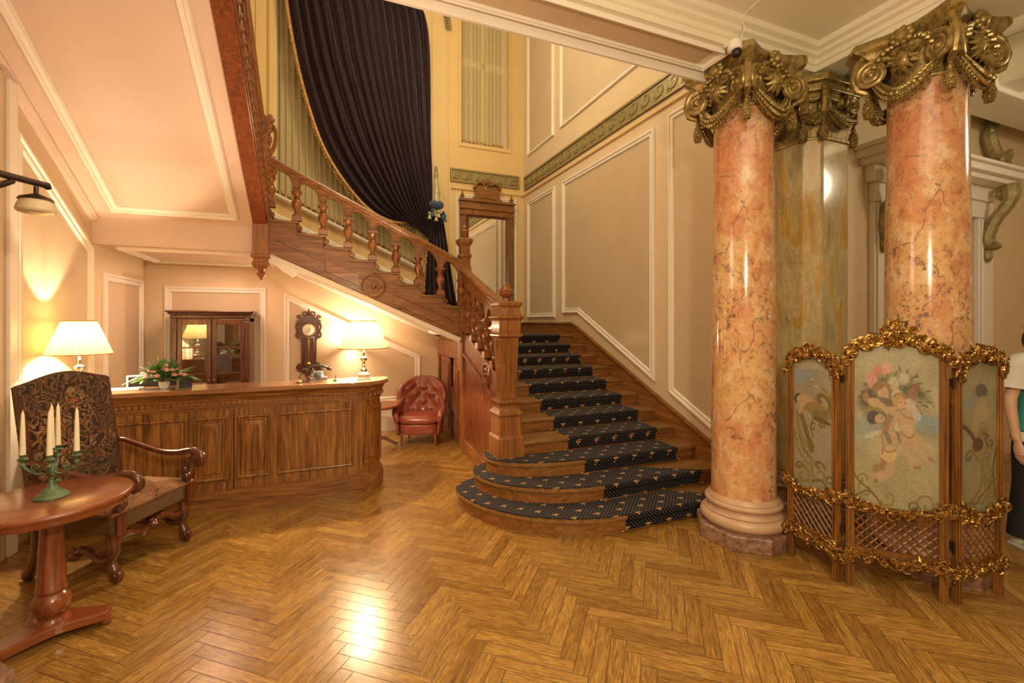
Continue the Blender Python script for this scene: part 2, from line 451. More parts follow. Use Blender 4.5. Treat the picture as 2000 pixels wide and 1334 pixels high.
def tapestry():
    t = NT('floral_tapestry'); v = t.coord()
    wv = t.n('ShaderNodeTexNoise'); t.l(v, wv.inputs['Vector']); wv.inputs['Scale'].default_value = 9; wv.inputs['Detail'].default_value = 1
    off = t.n('ShaderNodeVectorMath', operation='MULTIPLY_ADD'); t.l(wv.outputs[1], off.inputs[0]); off.inputs[1].default_value = (.16,.16,.16); t.l(v, off.inputs[2])
    n = t.noise(off.outputs[0], 11, 1, .5, .5)
    sw = t.M('FLOORED_MODULO', t.M('MULTIPLY', n, 7), 1.0)
    c = t.ramp(sw, [(0, (.035, .020, .012)), (.24, (.06, .036, .018)), (.34, (.30, .20, .085)), (.46, (.36, .25, .12)), (.54, (.09, .05, .03)), (.62, (.34, .12, .035)), (.72, (.26, .085, .03)), (.80, (.07, .055, .05)), (.90, (.04, .022, .014))], 'CONSTANT')
    z = t.noise(v, 4, 2)
    c = t.mix(t.ramp(z, [(.45, .55), (.62, 0)]), c, (.05, .030, .020))
    t.set(col=c, rough=.9, sheen=.1, spec=.2); t.bump(t.noise(v, 180, 2), .5, .003); return t.m
TAP = tapestry()
def tapestry2():
    t = NT('seat_tapestry'); v = t.coord()
    n = t.noise(v, 8, 1, .5, 2.6); sw = t.M('FLOORED_MODULO', t.M('MULTIPLY', n, 7), 1.0)
    c = t.ramp(sw, [(0, (.30, .19, .09)), (.22, (.24, .075, .025)), (.34, (.20, .03, .015)), (.46, (.34, .22, .11)), (.58, (.02, .02, .035)), (.70, (.28, .17, .08)), (.84, (.12, .05, .02))], 'CONSTANT')
    t.set(col=c, rough=.9, spec=.2); return t.m
TAP2 = tapestry2()
OLIVEV = plain('olive_fabric', (.10, .052, .014), .85)
def glass_mat(name, col=(.9,.9,.88), rough=.02):
    t = NT(name); g = t.n('ShaderNodeBsdfGlossy'); g.inputs[0].default_value = (1,1,1,1); g.inputs[1].default_value = rough
    tr = t.n('ShaderNodeBsdfTransparent'); tr.inputs[0].default_value = (*col, 1)
    fr = t.n('ShaderNodeFresnel'); fr.inputs[0].default_value = 1.6; ms = t.n('ShaderNodeMixShader')
    t.l(t.M('ADD', fr.outputs[0], .10), ms.inputs[0]); t.l(tr.outputs[0], ms.inputs[1]); t.l(g.outputs[0], ms.inputs[2]); t.l(ms.outputs[0], t.out.inputs[0]); return t.m
GLASS = glass_mat('window_glass')
MIRROR = plain('mirror_silver', (.88, .88, .84), .02, 1.0, var=0)
FROST = plain('frosted_glass', (.50, .44, .28), .25, var=.1)
NIGHT = plain('night_sky_grey', (.30, .29, .24), .9)
LEAF = plain('leaf_green', (.06, .17, .03), .4, var=.3, sc=20)
ROSE = plain('rose_petal', (.60, .30, .27), .55, var=.2, sc=30)
HAIR = plain('brown_hair', (.06, .03, .015), .5)
CLOTHW = plain('white_lace', (.72, .70, .66), .8, bump=.4)
TEAL = plain('teal_cloth', (.05, .36, .36), .75)
TROUS = plain('black_trousers', (.012, .012, .014), .8)
# ================================================================ SETTING
XL, XR, YB, YB2 = -2.16, 3.62, 8.24, 7.27     # left wall, stair wall, back wall upstairs, back wall under the stairs
ZT = 9.0
R1, T1, Y1 = .136, .315, 3.06                 # first flight: rise, going, first riser
ZL1 = 11*R1
T2 = .286; ZL2 = ZL1+11*R1; Y2 = 5.80         # second flight
def riser2(k): return 1.694-T2*(k-3)          # x of riser k of flight two
SL3 = .565; ZS3 = 2.75                        # soffit slope and foot of the third flight
def zs3(y): return ZS3+SL3*(5.8-y)
def zs2(x): return 1.45+.44*(1.68-x)          # lower edge of the string of flight two

struct(MB().box((-4.5,-3.5,-.1),(9.5,8.6,0)).build('floor', FLOOR, smooth=False))
# left wall
struct(MB().box((XL-.2,-3.5,0),(XL,8.6,ZT)).build('wall_left', PAINT, smooth=False))
struct(MB().box((XL,3.0,0),(XL+.035,4.5,3.48)).build('trim_1', PAINT, smooth=False))
struct(MB().box((XL+.035,4.40,0.0),(XL+.06,4.5,3.45)).build('trim_2', TRIM, smooth=False, bevel=.006))
# lower back wall (under the stairs) : top follows the soffit
p = [(XL,0),(1.72,0),(1.72,1.45),(-.6,zs2(-.6)+.02),(-.6,2.50),(XL,2.50)]
struct(MB().prism(p, YB2, YB2+.12, lambda u,v,h:(u,h,v)).build('wall_back_lower', PAINT, smooth=False))
# stair wall
struct(MB().box((XR,2.85,0),(XR+.2,8.6,ZT)).build('wall_right', PAINT, smooth=False))
# upper back wall with arched window and tall window
m = MB()
wx0, wx1, spr = -.85, 1.63, 7.1
rad = (wx1-wx0)/2; cx = (wx0+wx1)/2
def sill(x): return 3.56-.476*(x+.355)
m.box((XL,YB,2.4),(wx0,YB+.25,ZT))
nn = 24
for i in range(nn):
    a = wx0+(wx1-wx0)*i/nn; b = wx0+(wx1-wx0)*(i+1)/nn
    za = spr+math.sqrt(max(0, rad*rad-(a-cx)**2)); zb = spr+math.sqrt(max(0, rad*rad-(b-cx)**2))
    m.prism([(a,.5),(b,.5),(b,sill(b)),(a,sill(a))], YB, YB+.25, lambda u,v,h:(u,h,v))
    m.prism([(a,za),(b,zb),(b,ZT),(a,ZT)], YB, YB+.25, lambda u,v,h:(u,h,v))
m.box((wx1,YB,.5),(2.35,YB+.25,ZT)); m.box((2.35,YB,.5),(3.32,YB+.25,5.05)); m.box((2.35,YB,8.2),(3.32,YB+.25,ZT)); m.box((3.32,YB,.5),(XR,YB+.25,ZT))
struct(m.build('wall_back', YLIT, smooth=False))
struct(MB().box((XL,3.0,ZT),(XR+.2,8.6,ZT+.1)).build('ceiling_stairwell', CEIL, smooth=False))
# wall over beam A facing the stairwell
struct(MB().box((XL,2.5,3.9),(XR+.2,2.8,ZT)).build('wall_front_upper', PAINT, smooth=False))
# added backing sheet, its grey stands in for the night outside
struct(MB().box((-1.2,YB+.45,2.2),(3.6,YB+.5,8.9)).build('night_backing', NIGHT, smooth=False))

# windows
def window(name, x0, x1, z0, z1, arch=False, rail=None, slope=False):
    m = MB(); f = .06
    e = struct(MB().box((x0,YB+.16,z1-f),(x1,YB+.22,z1)).build(name, TRIM))
    m.box((x0,YB+.16,z0),(x0+f,YB+.22,z1)); m.box((x1-f,YB+.16,z0),(x1,YB+.22,z1))
    if not slope: m.box((x0,YB+.16,z0),(x1,YB+.22,z0+f))
    m.box(((x0+x1)/2-.04,YB+.15,z0),((x0+x1)/2+.04,YB+.22,z1))
    if not slope:
        for q in (.25, .75): m.box((x0+(x1-x0)*q-.012,YB+.17,z0),(x0+(x1-x0)*q+.012,YB+.2,z1))
    m.box((x0,YB+.15,rail-.07),(x1,YB+.22,rail+.07))
    m.build('window_frame', TRIM, e, smooth=False, bevel=.006)
    MB().box((x0,YB+.18,z0),(x1,YB+.187,z1)).build('pane', GLASS, e, smooth=False)
    return e
window('window_1', wx0, wx1, 2.62, spr+rad, rail=6.05, slope=True)
window('window_2', 2.35, 3.32, 5.05, 8.2, rail=6.65)
# arch architrave round window 1
prof = [(0,0),(.0,.03),(.03,.05),(.10,.05),(.13,.03),(.13,0)]
pts = [(wx0, YB, sill(wx0))]+[(cx-rad*math.cos(PI*i/24), YB, spr+rad*math.sin(PI*i/24)) for i in range(25)]+[(wx1, YB, sill(wx1))]
struct(MB().sweep(pts, (0,-1,0), [(u-.13, h) for u, h in prof], closed=False).build('trim_3', YLIT, angle=25))
struct(MB().sweep([(wx0-.1,YB,sill(wx0-.1)),(wx1+.1,YB,sill(wx1+.1))], (0,-1,0), [(-.05,0),(-.05,.07),(-.02,.10),(.02,.10),(.04,0)], closed=False).build('trim_4', TRIM, smooth=False))
struct(MB().sweep([(-1.6,YB,3.62),(wx0-.1,YB,sill(wx0-.1)-.34),(wx1+.1,YB,sill(wx1+.1)-.34)][1:], (0,-1,0), [(-.05,0),(-.05,.03),(-.03,.045),(.02,.045),(.05,0)], closed=False).build('trim_5', TRIM, smooth=False))
# pilaster strips and corner lines on the back wall
m = MB()
for a, b, d in ((1.80,1.84,.02),(2.10,2.13,.02),(-1.28,-1.24,.02),(-1.02,-.99,.02)): m.box((a,YB-d,2.4),(b,YB,ZT))
struct(m.build('trim_6', YLIT, smooth=False))
m = MB(); m.box((2.16,YB-.03,4.17),(XR,YB,4.20)); m.box((2.30,YB-.02,5.051),(2.35,YB,8.2)); m.box((3.32,YB-.02,5.051),(3.36,YB,8.2)); m.box((2.3,YB-.02,4.98),(3.36,YB,5.05))
struct(m.build('trim_7', YLIT, smooth=False))

# running scroll friezes
def frieze(name, a, b, z0, z1, nrm, n):
    a = Vector(a); b = Vector(b); d = (b-a).normalized(); L = (b-a).length; nrm = Vector(nrm); up = Vector((0,0,1))
    m = MB(); H = z1-z0
    def P(u, v, h): return a+d*u+up*(v-a.z)+nrm*h
    m.prism([(0,z0),(L,z0),(L,z1),(0,z1)], .002, .012, P)
    for za, zb in ((z0,z0+.03),(z1-.03,z1)): m.prism([(0,za),(L,za),(L,zb),(0,zb)], 0, .03, P)
    for ua, ub in ((0,.03),(L-.03,L)): m.prism([(ua,z0+.031),(ub,z0+.031),(ub,z1-.031),(ua,z1-.031)], 0, .029, P)
    s = L/n
    for i in range(n):
        c = P((i+.6)*s, z0+H*.55, .012)
        q = spiral(c, H*.30, H*.05, 1.35, d, up, PI*1.15, 22)
        q = [P(i*s+.02, z0+.06, .012), P(i*s+s*.2, z0+H*.28, .012)]+q
        m.tube(q, [.012]*2+[.016*(1-k/30) for k in range(len(q)-2)], 6)
        for k in range(3):
            m.tube([P((i+.15+.1*k)*s, z0+.05, .01), P((i+.25+.12*k)*s, z0+H*(.3-.04*k), .014)], [.014, .004], 5)
    return struct(m.build(name, OLIVE))
frieze('trim_8', (2.14,YB,0), (3.52,YB,0), 4.30, 4.55, (0,-1,0), 6)
frieze('trim_9', (XR,8.15,0), (XR,3.0,0), 4.26, 4.52, (-1,0,0), 22)
struct(MB().box((XR-.03,3.0,4.16),(XR,YB,4.19)).build('trim_10', YLIT, smooth=False))

# raised panel mouldings
PR = [(0,0),(0,.022),(.012,.034),(.030,.034),(.036,.020),(.062,.018),(.072,.026),(.082,.014),(.082,0)]
tn = [11]
def panel(pts, nrm, m=None, fill=PAINT2, w=1.0):
    V = [Vector(p) for p in pts]; ar = Vector()
    for i in range(len(V)): ar += V[i].cross(V[(i+1) % len(V)])
    if ar.dot(Vector(nrm)) < 0: pts = list(reversed(pts))
    e = MB().sweep(pts, nrm, [(u*w, h) for u, h in PR]).build('trim_%d' % tn[0], m or TRIM, angle=30); tn[0] += 1
    struct(e)
    if fill:
        n = Vector(nrm).normalized(); P = [Vector(p) for p in pts]; c = sum(P, Vector())/len(P)
        Q = [c+(p-c)*.97 for p in P]
        mb = MB(); k = len(Q)
        mb.add([q+n*.001 for q in Q]+[q+n*.006 for q in Q], [tuple(range(k)), tuple(range(k,2*k))]+[(i,(i+1)%k,(i+1)%k+k,i+k) for i in range(k)])
        mb.build('panel_field', fill, e, smooth=False)
    return e
# order of points decides which side the moulding grows to (inwards)
X = XR
panel([(X,6.61,1.83),(X,6.12,1.83),(X,4.35,.99),(X,4.35,4.0),(X,6.61,4.0)], (-1,0,0))
panel([(X,8.0,1.77),(X,6.88,1.77),(X,6.88,4.0),(X,8.0,4.0)], (-1,0,0))
panel([(X,4.11,.90),(X,3.05,.40),(X,3.05,4.05),(X,4.11,4.05)], (-1,0,0))
panel([(X,8.0,4.88),(X,6.92,4.88),(X,6.92,8.6),(X,8.0,8.6)], (-1,0,0), w=.8)
panel([(X,6.68,4.90),(X,3.2,4.90),(X,3.2,8.6),(X,6.68,8.6)], (-1,0,0), w=.8)
panel([(2.24,YB,1.9),(3.48,YB,1.9),(3.48,YB,4.08),(2.24,YB,4.08)], (0,-1,0), fill=None, w=.8)
X = XL
panel([(X,4.55,.35),(X,5.78,.35),(X,5.78,2.43),(X,4.55,3.16)], (1,0,0), w=1.1)
panel([(X,6.02,.35),(X,7.12,.35),(X,7.12,2.22),(X,6.02,2.22)], (1,0,0), w=1.1)
Y = YB2
panel([(-1.96,Y,.45),(-.77,Y,.45),(-.77,Y,2.17),(-1.96,Y,2.17)], (0,-1,0), w=1.0)
panel([(-.55,Y,.45),(1.40,Y,.45),(1.40,Y,1.16),(-.55,Y,2.11)], (0,-1,0), w=1.0)
struct(MB().box((XL+.02,YB2-.03,0),(1.66,YB2,.38)).box((XL+.02,YB2-.045,.34),(1.66,YB2,.40)).build('baseboard_back', TRIM, smooth=False, bevel=.006))
# soffit of flight three
def S3(x, y, o=0): 
    n = Vector((0,-SL3,-1)).normalized()
    return Vector((x, y, zs3(y)))+n*o
m = MB(); a = (XL, -.74)
m.add([S3(a[0],5.8),S3(a[1],5.8),S3(a[1],2.8),S3(a[0],2.8),S3(a[0],5.8,-.18),S3(a[1],5.8,-.18),S3(a[1],2.8,-.18),S3(a[0],2.8,-.18)],
      [(0,1,2,3),(4,7,6,5),(0,4,5,1),(1,5,6,2),(2,6,7,3),(3,7,4,0)])
struct(m.build('ceiling_flight_soffit', SOFF, smooth=False))
n3 = Vector((0,-SL3,-1)).normalized()
panel([S3(-1.97,2.9),S3(-.87,2.9),S3(-.87,5.70),S3(-1.97,5.70)], n3, fill=SOFF, w=1.0)
# cove against the left wall
struct(MB().sweep([S3(XL,2.8),S3(XL,5.8)], n3, [(0,0),(0,.05),(.03,.05),(.06,.02),(.06,0)], closed=False).build('trim_cove', SOFF, smooth=False))
# landing two slab: fascia and flat soffit
struct(MB().box((XL,Y2,2.48),(-.60,YB,ZL2-.03)).build('ceiling_landing', SOFF, smooth=False))
panel([(-2.02,5.95,2.48),(-2.02,7.12,2.48),(-.72,7.12,2.48),(-.72,5.95,2.48)], (0,0,-1), fill=None, w=.9)
# soffit of flight two
m = MB()
P2 = lambda x, y, o: Vector((x, y, zs2(x)+.03))+Vector((-.403,0,.915))*o
m.add([P2(-.6,Y2+.05,0),P2(1.66,Y2+.05,0),P2(1.66,YB2,0),P2(-.6,YB2,0),P2(-.6,Y2+.05,.1),P2(1.66,Y2+.05,.1),P2(1.66,YB2,.1),P2(-.6,YB2,.1)],
      [(0,1,2,3),(4,7,6,5),(0,4,5,1),(1,5,6,2),(2,6,7,3),(3,7,4,0)])
struct(m.build('ceiling_stair_soffit', SOFF, smooth=False))
panel([P2(-.52,Y2+.10,-.001),P2(-.52,YB2-.12,-.001),P2(1.56,YB2-.12,-.001),P2(1.56,Y2+.10,-.001)], (-.403,0,-.915), fill=None, w=.9)
struct(MB().sweep([(-.58,Y2+.0,zs2(-.58)-.015),(1.64,Y2+.0,zs2(1.64)-.015)], (0,-1,0), [(-.035,-.05),(-.035,.0),(-.02,.012),(.02,.012),(.035,.03),(.035,-.05)], closed=False).build('trim_string_edge', TRIM, smooth=False))

# beams, ceiling of the hall
ZB, ZC = 3.72, 3.90
XB = 3.69
def beam_field():
    m = MB(); m.box((-4.5,2.5,ZB),(4.25,2.8,ZC+.1)); return m
struct(beam_field().build('ceiling_beam_stair', CEIL, smooth=False))
struct(MB().box((XB,-3.5,ZB),(4.25,2.5,ZC+.1)).build('ceiling_beam_side', CEIL, smooth=False))
struct(MB().box((-4.5,-3.5,ZC),(XB,2.5,ZC+.1)).build('ceiling', CEIL, smooth=False))
panel([(-4.0,2.52,ZB),(-4.0,2.775,ZB),(2.78,2.775,ZB),(2.78,2.52,ZB)], (0,0,-1), fill=PAINT2, w=.35)
panel([(XB+.06,-3,ZB),(XB+.06,1.35,ZB),(4.16,1.35,ZB),(4.16,-3,ZB)], (0,0,-1), fill=PAINT2, w=.5)
cor = [(0,0),(0,.05),(.02,.055),(.035,.09),(.05,.10),(.055,.14),(.08,.155),(.11,.18),(.14,.19),(.145,.18),(.145,0)]
cor = [(0,.0),(.0,.02),(.045,.02),(.05,.04),(.085,.05),(.10,.085),(.13,.10),(.15,.14),(.18,.15),(.18,0)]
# swept along the inner edge of the two beams, growing down the face (across) and out
m = MB()
def corner(off, z):  return [(-4.5, 2.5-off, z), (XB-off, 2.5-off, z), (XB-off, -3.5, z)]
prev = None
levels = [(0,.0),(.02,.0),(.02,.045),(.035,.05),(.04,.085),(.07,.10),(.075,.125),(.11,.14),(.115,.18)]
vs = []; fs = []
for off, dz in levels: vs += corner(off, ZB+dz)
for i in range(len(levels)-1):
    for k in range(2): fs.append((i*3+k, i*3+k+1, i*3+3+k+1, i*3+3+k))
m.add(vs, fs)
struct(m.build('trim_cornice', CEIL, smooth=False))
struct(MB().sweep([(-4.5,2.8,ZB),(3.6,2.8,ZB)], (0,1,0), [(0,0),(0,.05),(.03,.07),(.06,.06),(.09,.02),(.09,0)], closed=False).build('trim_beam_lip', TRIM, smooth=False))

# side room beyond the right-hand columns
YD = 3.0
m = MB(); m.box((XR+.2,YD,0),(5.45,YD+.2,5.0)); m.box((5.45,YD,2.95),(7.3,YD+.2,5.0)); m.box((7.3,YD,0),(9.5,YD+.2,5.0))
struct(m.build('wall_side_room', PAINT, smooth=False))
struct(MB().box((4.25,-3.5,4.5),(9.5,YD+.2,4.6)).build('ceiling_side_room', CEIL, smooth=False))
struct(MB().box((9.3,-3.5,0),(9.5,YD,4.6)).build('wall_side_far', PAINT, smooth=False))
m = MB(); m.box((4.25,2.35,4.0),(9.3,2.75,4.5)); m.box((6.2,-3.5,4.05),(6.6,2.4,4.5)); m.box((4.25,2.75,4.25),(9.3,3.0,4.5))
struct(m.build('trim_side_beam', CEIL, smooth=False, bevel=.01))
d = struct(MB().box((5.45,YD+.12,0),(7.3,YD+.16,2.95)).build('door_1', plain('grey_door_paint', (.30,.29,.26), .5), smooth=False))
m = MB()
for a, b in ((5.6,6.3),(6.45,7.15)):
    for z0, z1 in ((.25,1.0),(1.15,2.0),(2.12,2.8)):
        m.sweep([(a,YD+.12,z0),(b,YD+.12,z0),(b,YD+.12,z1),(a,YD+.12,z1)], (0,-1,0), [(0,0),(0,.02),(.03,.02),(.04,0)])
m.build('door_panel_moulding', TRIM, d, smooth=False)
m = MB()
for a, b in ((5.27,5.45),(7.3,7.48)): m.box((a,YD-.06,0),(b,YD,2.949)); m.box((a+.03,YD-.08,0),(b-.03,YD-.061,2.94))
m.box((5.27,YD-.07,2.95),(7.48,YD,3.15)); m.box((5.2,YD-.10,3.15),(7.55,YD,3.32)); m.box((5.12,YD-.26,3.32),(7.63,YD,3.38)); m.box((5.06,YD-.32,3.38),(7.69,YD,3.46)); m.box((5.02,YD-.36,3.46),(7.73,YD,3.50))
struct(m.build('trim_door_surround', TRIM, smooth=False, bevel=.01))
m = MB()
for xc in (5.36, 7.39):
    q = bez([(xc,YD-.30,3.30),(xc,YD-.30,3.12),(xc,YD-.16,2.9),(xc,YD-.10,2.7),(xc,YD-.14,2.6),(xc,YD-.20,2.62)], 6)
    m.tube(q, [.07,.08,.085,.085,.08,.08]+[.07]*(len(q)-12)+[.05]*6, 8)
    m.tube(spiral((xc,YD-.24,3.2), .09, .02, 1.6, (0,1,0), (0,0,1), 0, 20), .03, 6)
    m.ball((xc,YD-.1,2.5), (.05,.05,.09))
struct(m.build('trim_gilt_consoles', OLIVE))
m = MB()
for sx in (7.98,):
    q = bez([(sx-.3,YD-.05,3.62),(sx-.1,YD-.08,3.52),(sx-.2,YD-.1,3.72),(sx-.42,YD-.1,3.75),(sx-.50,YD-.08,4.0),(sx-.25,YD-.08,4.25),(sx+.1,YD-.06,4.35)], 8)
    m.tube(q, [.03]*8+[.05]*8+[.065]*8+[.07]*8+[.06]*8+[.05]*(len(q)-40), 8)
    for k in range(12):
        a = k/12; p = q[int(a*(len(q)-1))]
        m.ball(p+Vector((.05*math.sin(k*2),-.03,.05*math.cos(k*3))), (.05,.03,.08), 6, 4)
struct(m.build('trim_gilt_scroll', OLIVE))
struct(MB().box((7.62,YD-.02,.4),(7.72,YD,3.3)).build('trim_side_moulding', TRIM, smooth=False))
# rest of the hall behind the camera
struct(MB().box((-4.5,-3.6,0),(9.5,-3.5,4.6)).build('wall_front', PAINT, smooth=False))
struct(MB().box((-4.6,-3.6,0),(-4.5,2.8,4.6)).build('wall_hall_left', PAINT, smooth=False))
struct(MB().box((-4.5,2.8,0),(XL-.2,3.0,4.0)).build('wall_hall_return', PAINT, smooth=False))

m = MB()
for k in range(16):
    t = k/15; p = yp(864+12*t, -25+82*t, YB-.03)
    for sg in (1,-1): m.tube([p, p+Vector((.05*sg,-.02,.03)), p+Vector((.075*sg*(1-.4*t),-.01,-.03))], [.018,.026*(1-.4*t),.006], 5)
    m.ball(p+Vector((0,-.02,0)), .025, 6, 4)
struct(m.build('trim_gilt_leaf_drop', OLIVE))
# ================================================================ STAIRCASE
st = thing('staircase', 'grand carved oak staircase with arcaded balustrade turning up around the reception', 'staircase', (1.7, 4.2, 0))
def B(mb, name, mat, par=None, **k):
    """build a part given in world coordinates under the staircase"""
    o = mb.build(name, mat, **k)
    p = par or st
    o.parent = p
    o.matrix_parent_inverse = Matrix.Translation(p.matrix_world.translation if False else Vector((0,0,0)))
    o.matrix_parent_inverse = Matrix.Translation(-Vector(st.location)) if p is st else Matrix.Identity(4)
    return o
def railx(y): return 1.60+(y-4.1)*.055      # line of the lower balustrade
def ell(k, yf, xl, z=0, back=4.45, n=18):
    """outline of a bullnose step (ccw)"""
    cy = 4.10; cxx = 2.30
    pts = [(3.58, back), (railx(back)+.04, back)]
    for i in range(7):
        a = PI/2*i/6; rx = (railx(back)+.04)-xl; pts.append((xl+rx*(1-math.sin(a))*1.0, cy+(back-.08-cy)*math.cos(a))) if i else None
    for i in range(n+1):
        a = PI/2*i/n
        pts.append((cxx-(cxx-xl)*math.cos(a), cy-(cy-yf)*math.sin(a)))
    pts.append((3.58, yf))
    return pts
def inset(pts, d):
    """grow outline by d outward (only front/left)"""
    c = Vector((3.0, 4.4)); out = []
    n = len(pts)
    for i in range(n):
        a = Vector(pts[i-1]); b = Vector(pts[(i+1) % n]); t = (b-a).normalized(); nn = Vector((-t.y, t.x))
        if nn.dot(Vector(pts[i])-c) < 0: nn = -nn
        q = Vector(pts[i])+nn*d
        if pts[i][0] > 3.5: q.x = pts[i][0]
        if pts[i][1] >= 4.44: q.y = pts[i][1]
        out.append((q.x, q.y))
    return out
XLs = [1.14, 1.31, 1.43]
CX0, CX1 = 2.25, 3.33
bull = []
for k in range(1, 4):
    yf = Y1+(k-1)*T1; z1 = k*R1; z0 = (k-1)*R1
    pts = ell(k, yf, XLs[k-1]); bull.append(pts)
    m = MB(); m.prism(inset(pts, .0), z0, z1-.03)
    s_ = B(m, 'step', OAKX, angle=30)
    t_ = MB(); t_.prism(inset(pts, .022), z1-.03, z1-.008); t_.prism(inset(pts, .012), z1-.008, z1)
    t_.prism(inset(pts, .008), z1-.045, z1-.03)
    o = B(t_, 'tread', TREAD, angle=30)
for k in range(4, 12):
    yf = Y1+(k-1)*T1; z1 = k*R1; z0 = z1-R1
    ye = yf+T1 if k < 11 else YB-.0
    xa = railx(min(yf, 5.9))+.02
    B(MB().box((xa,yf,z0),(3.575,yf+T1*.99 if k < 11 else yf+.1,z1-.03)), 'step', OAKX, smooth=False)
    B(MB().box((xa,yf-.025,z1-.03),(3.575,ye,z1)), 'tread', TREAD, smooth=False, bevel=.008)
# landing one slab
B(MB().box((1.72,6.3,ZL1-.2),(3.6,YB-.01,ZL1-.031)), 'landing_slab', OAKX, smooth=False)
# wall string (skirting) of flight one and of the landing
m = MB(); sl = R1/T1
zt = lambda y: R1+(y-Y1)*sl+.17
m.prism([(3.12,0),(6.18,ZL1-.2),(YB-.02,ZL1-.2),(YB-.02,ZL1+.17),(6.25,ZL1+.17),(6.12,zt(6.12)),(3.12,zt(3.12))], 3.575, 3.619, lambda u,v,h:(h,u,v))
m.sweep([(3.575,3.12,zt(3.12)),(3.575,6.12,zt(6.12)),(3.575,6.25,ZL1+.17),(3.575,YB-.03,ZL1+.17)], (-1,0,0), [(-.025,0),(-.02,.02),(.0,.025),(.012,.012),(.012,0)], closed=False)
B(m, 'wall_string', OAKY, angle=30)
B(MB().box((1.75,YB-.03,ZL1),(3.57,YB-.002,ZL1+.17)), 'landing_skirting', OAKX, smooth=False, bevel=.005)

# ---- outer string and panelled side of flight one
zs = lambda y: R1+(y-Y1)*sl
def side(m, y0, y1, f0, f1, x0, x1, n=1):
    a, b = (y0, f0(y0)), (y1, f0(y1)); c, d = (y1, f1(y1)), (y0, f1(y0))
    vs = []
    for (y, z) in (a, b, c, d): vs.append((railx(y)+x0, y, z))
    for (y, z) in (a, b, c, d): vs.append((railx(y)+x1, y, z))
    m.add(vs, [(0,1,2,3),(7,6,5,4),(0,4,5,1),(1,5,6,2),(2,6,7,3),(3,7,4,0)])
slo = lambda y: .886+.26*(y-4.25); shi = lambda y: 1.19+.28*(y-4.3)
m = MB(); side(m, 4.2, 5.9, lambda y: 0, slo, .0, .04)
for i in range(13):
    y = 4.25+i*.13; side(m, y, y+.118, lambda y: .16, lambda y: slo(y)-.02, -.008, .0)
B(m, 'side_panelling', REDOAK, smooth=False)
m = MB(); side(m, 4.2, 5.9, lambda y: 0, lambda y: .15, -.025, .0); side(m, 4.2, 5.9, lambda y: .15, lambda y: .165, -.03, .0)
B(m, 'side_skirting', OAKY, smooth=False, bevel=.004)
m = MB(); side(m, 4.05, 5.9, slo, shi, -.015, .04)
side(m, 4.05, 5.9, lambda y: shi(y)-.03, lambda y: shi(y), -.035, .05); side(m, 4.05, 5.9, lambda y: slo(y)-.01, lambda y: slo(y)+.03, -.035, .0)
B(m, 'outer_string', REDOAK, smooth=False)
def medal(c, r, nrm):
    m = MB()
    m.lathe([(r*1.0,0),(r*1.0,.02),(r*.86,.03),(r*.80,.012),(r*.62,.012),(r*.58,.03),(r*.45,.032),(r*.40,.014),(r*.26,.014),(r*.24,.035),(r*.12,.05),(.001,.055)], c, 28, axis=nrm)
    return m
B(medal((railx(4.62)-.015, 4.62, (slo(4.62)+shi(4.62))/2), .125, (-1,0,0)), 'medallion', REDOAK)

# ---- balusters
def bal_prof(h=.30):
    return [(.030,0),(.032,.012),(.020,.022),(.016,.04),(.018,.07),(.030,.105),(.036,.135),(.037,.155),(.028,.185),(.019,.20),(.023,.205),(.023,.215),(.018,.222),(.024,.245),(.034,.262),(.036,.272),(.030,.276)]
bal_me = None
def baluster(x, y, z, par=None):
    """turned baluster standing on z"""
    global bal_me
    if bal_me is None:
        m = MB(); m.box((-.052,-.045,0),(.052,.045,.055)); m.lathe([(r*1.55, q+.055) for r, q in bal_prof()], (0,0,0), 14)
        m.box((-.055,-.05,.331),(.055,.05,.348)); m.box((-.040,-.04,.348),(.040,.04,.36))
        bal_me = m.mesh('baluster', BALW)
    o = bpy.data.objects.new('baluster', bal_me); C.objects.link(o); o.parent = st
    o.location = Vector((x, y, z))-Vector(st.location); return o
BH = .36
# ---- flight two, at the plane Y2, running up to the left
m = MB()
pts = [(1.66, zs2(1.66))]
pts = [(1.66,zs2(1.66)),(1.66,ZL1+2*R1)]
for k in range(3, 12):
    xr = riser2(k)
    if k == 3: pts[-1] = (1.66, ZL1+3*R1-.02)
    else: pts += [(xr, ZL1+(k-1)*R1-.02),(xr, ZL1+k*R1-.02)]
pts += [(-.60, ZL2-.02),(-.60, zs2(-.6))]
m.prism(pts, Y2, Y2+.06, lambda u,v,h:(u,h,v))
B(m, 'string', OAKX, smooth=False)
m = MB()
sx = [1.60, -.50]
for dz, o0, w_ in ((.035, .0, .03),(.20,.0,.025)):
    m.prism([(sx[0],zs2(sx[0])+dz),(sx[0],zs2(sx[0])+dz+w_),(sx[1],zs2(sx[1])+dz+w_),(sx[1],zs2(sx[1])+dz)], Y2-.018, Y2, lambda u,v,h:(u,h,v))
m.prism([(.38,zs2(.38)+.10),(.38,zs2(.38)+.24),(-.0,zs2(0)+.24),(-.0,zs2(0)+.10)], Y2-.02, Y2, lambda u,v,h:(u,h,v))
m.prism([(1.60,zs2(1.6)+.07),(1.60,zs2(1.6)+.19),(.78,zs2(.78)+.19),(.78,zs2(.78)+.07)], Y2-.008, Y2, lambda u,v,h:(u,h,v))
m.box((1.56,Y2-.02,zs2(1.6)+.04),(1.62,Y2,ZL1+3*R1-.06))
B(m, 'string_moulding', OAKX, smooth=False, bevel=.004)
B(medal((.546, Y2, 2.13), .15, (0,-1,0)), 'medallion', OAKX)
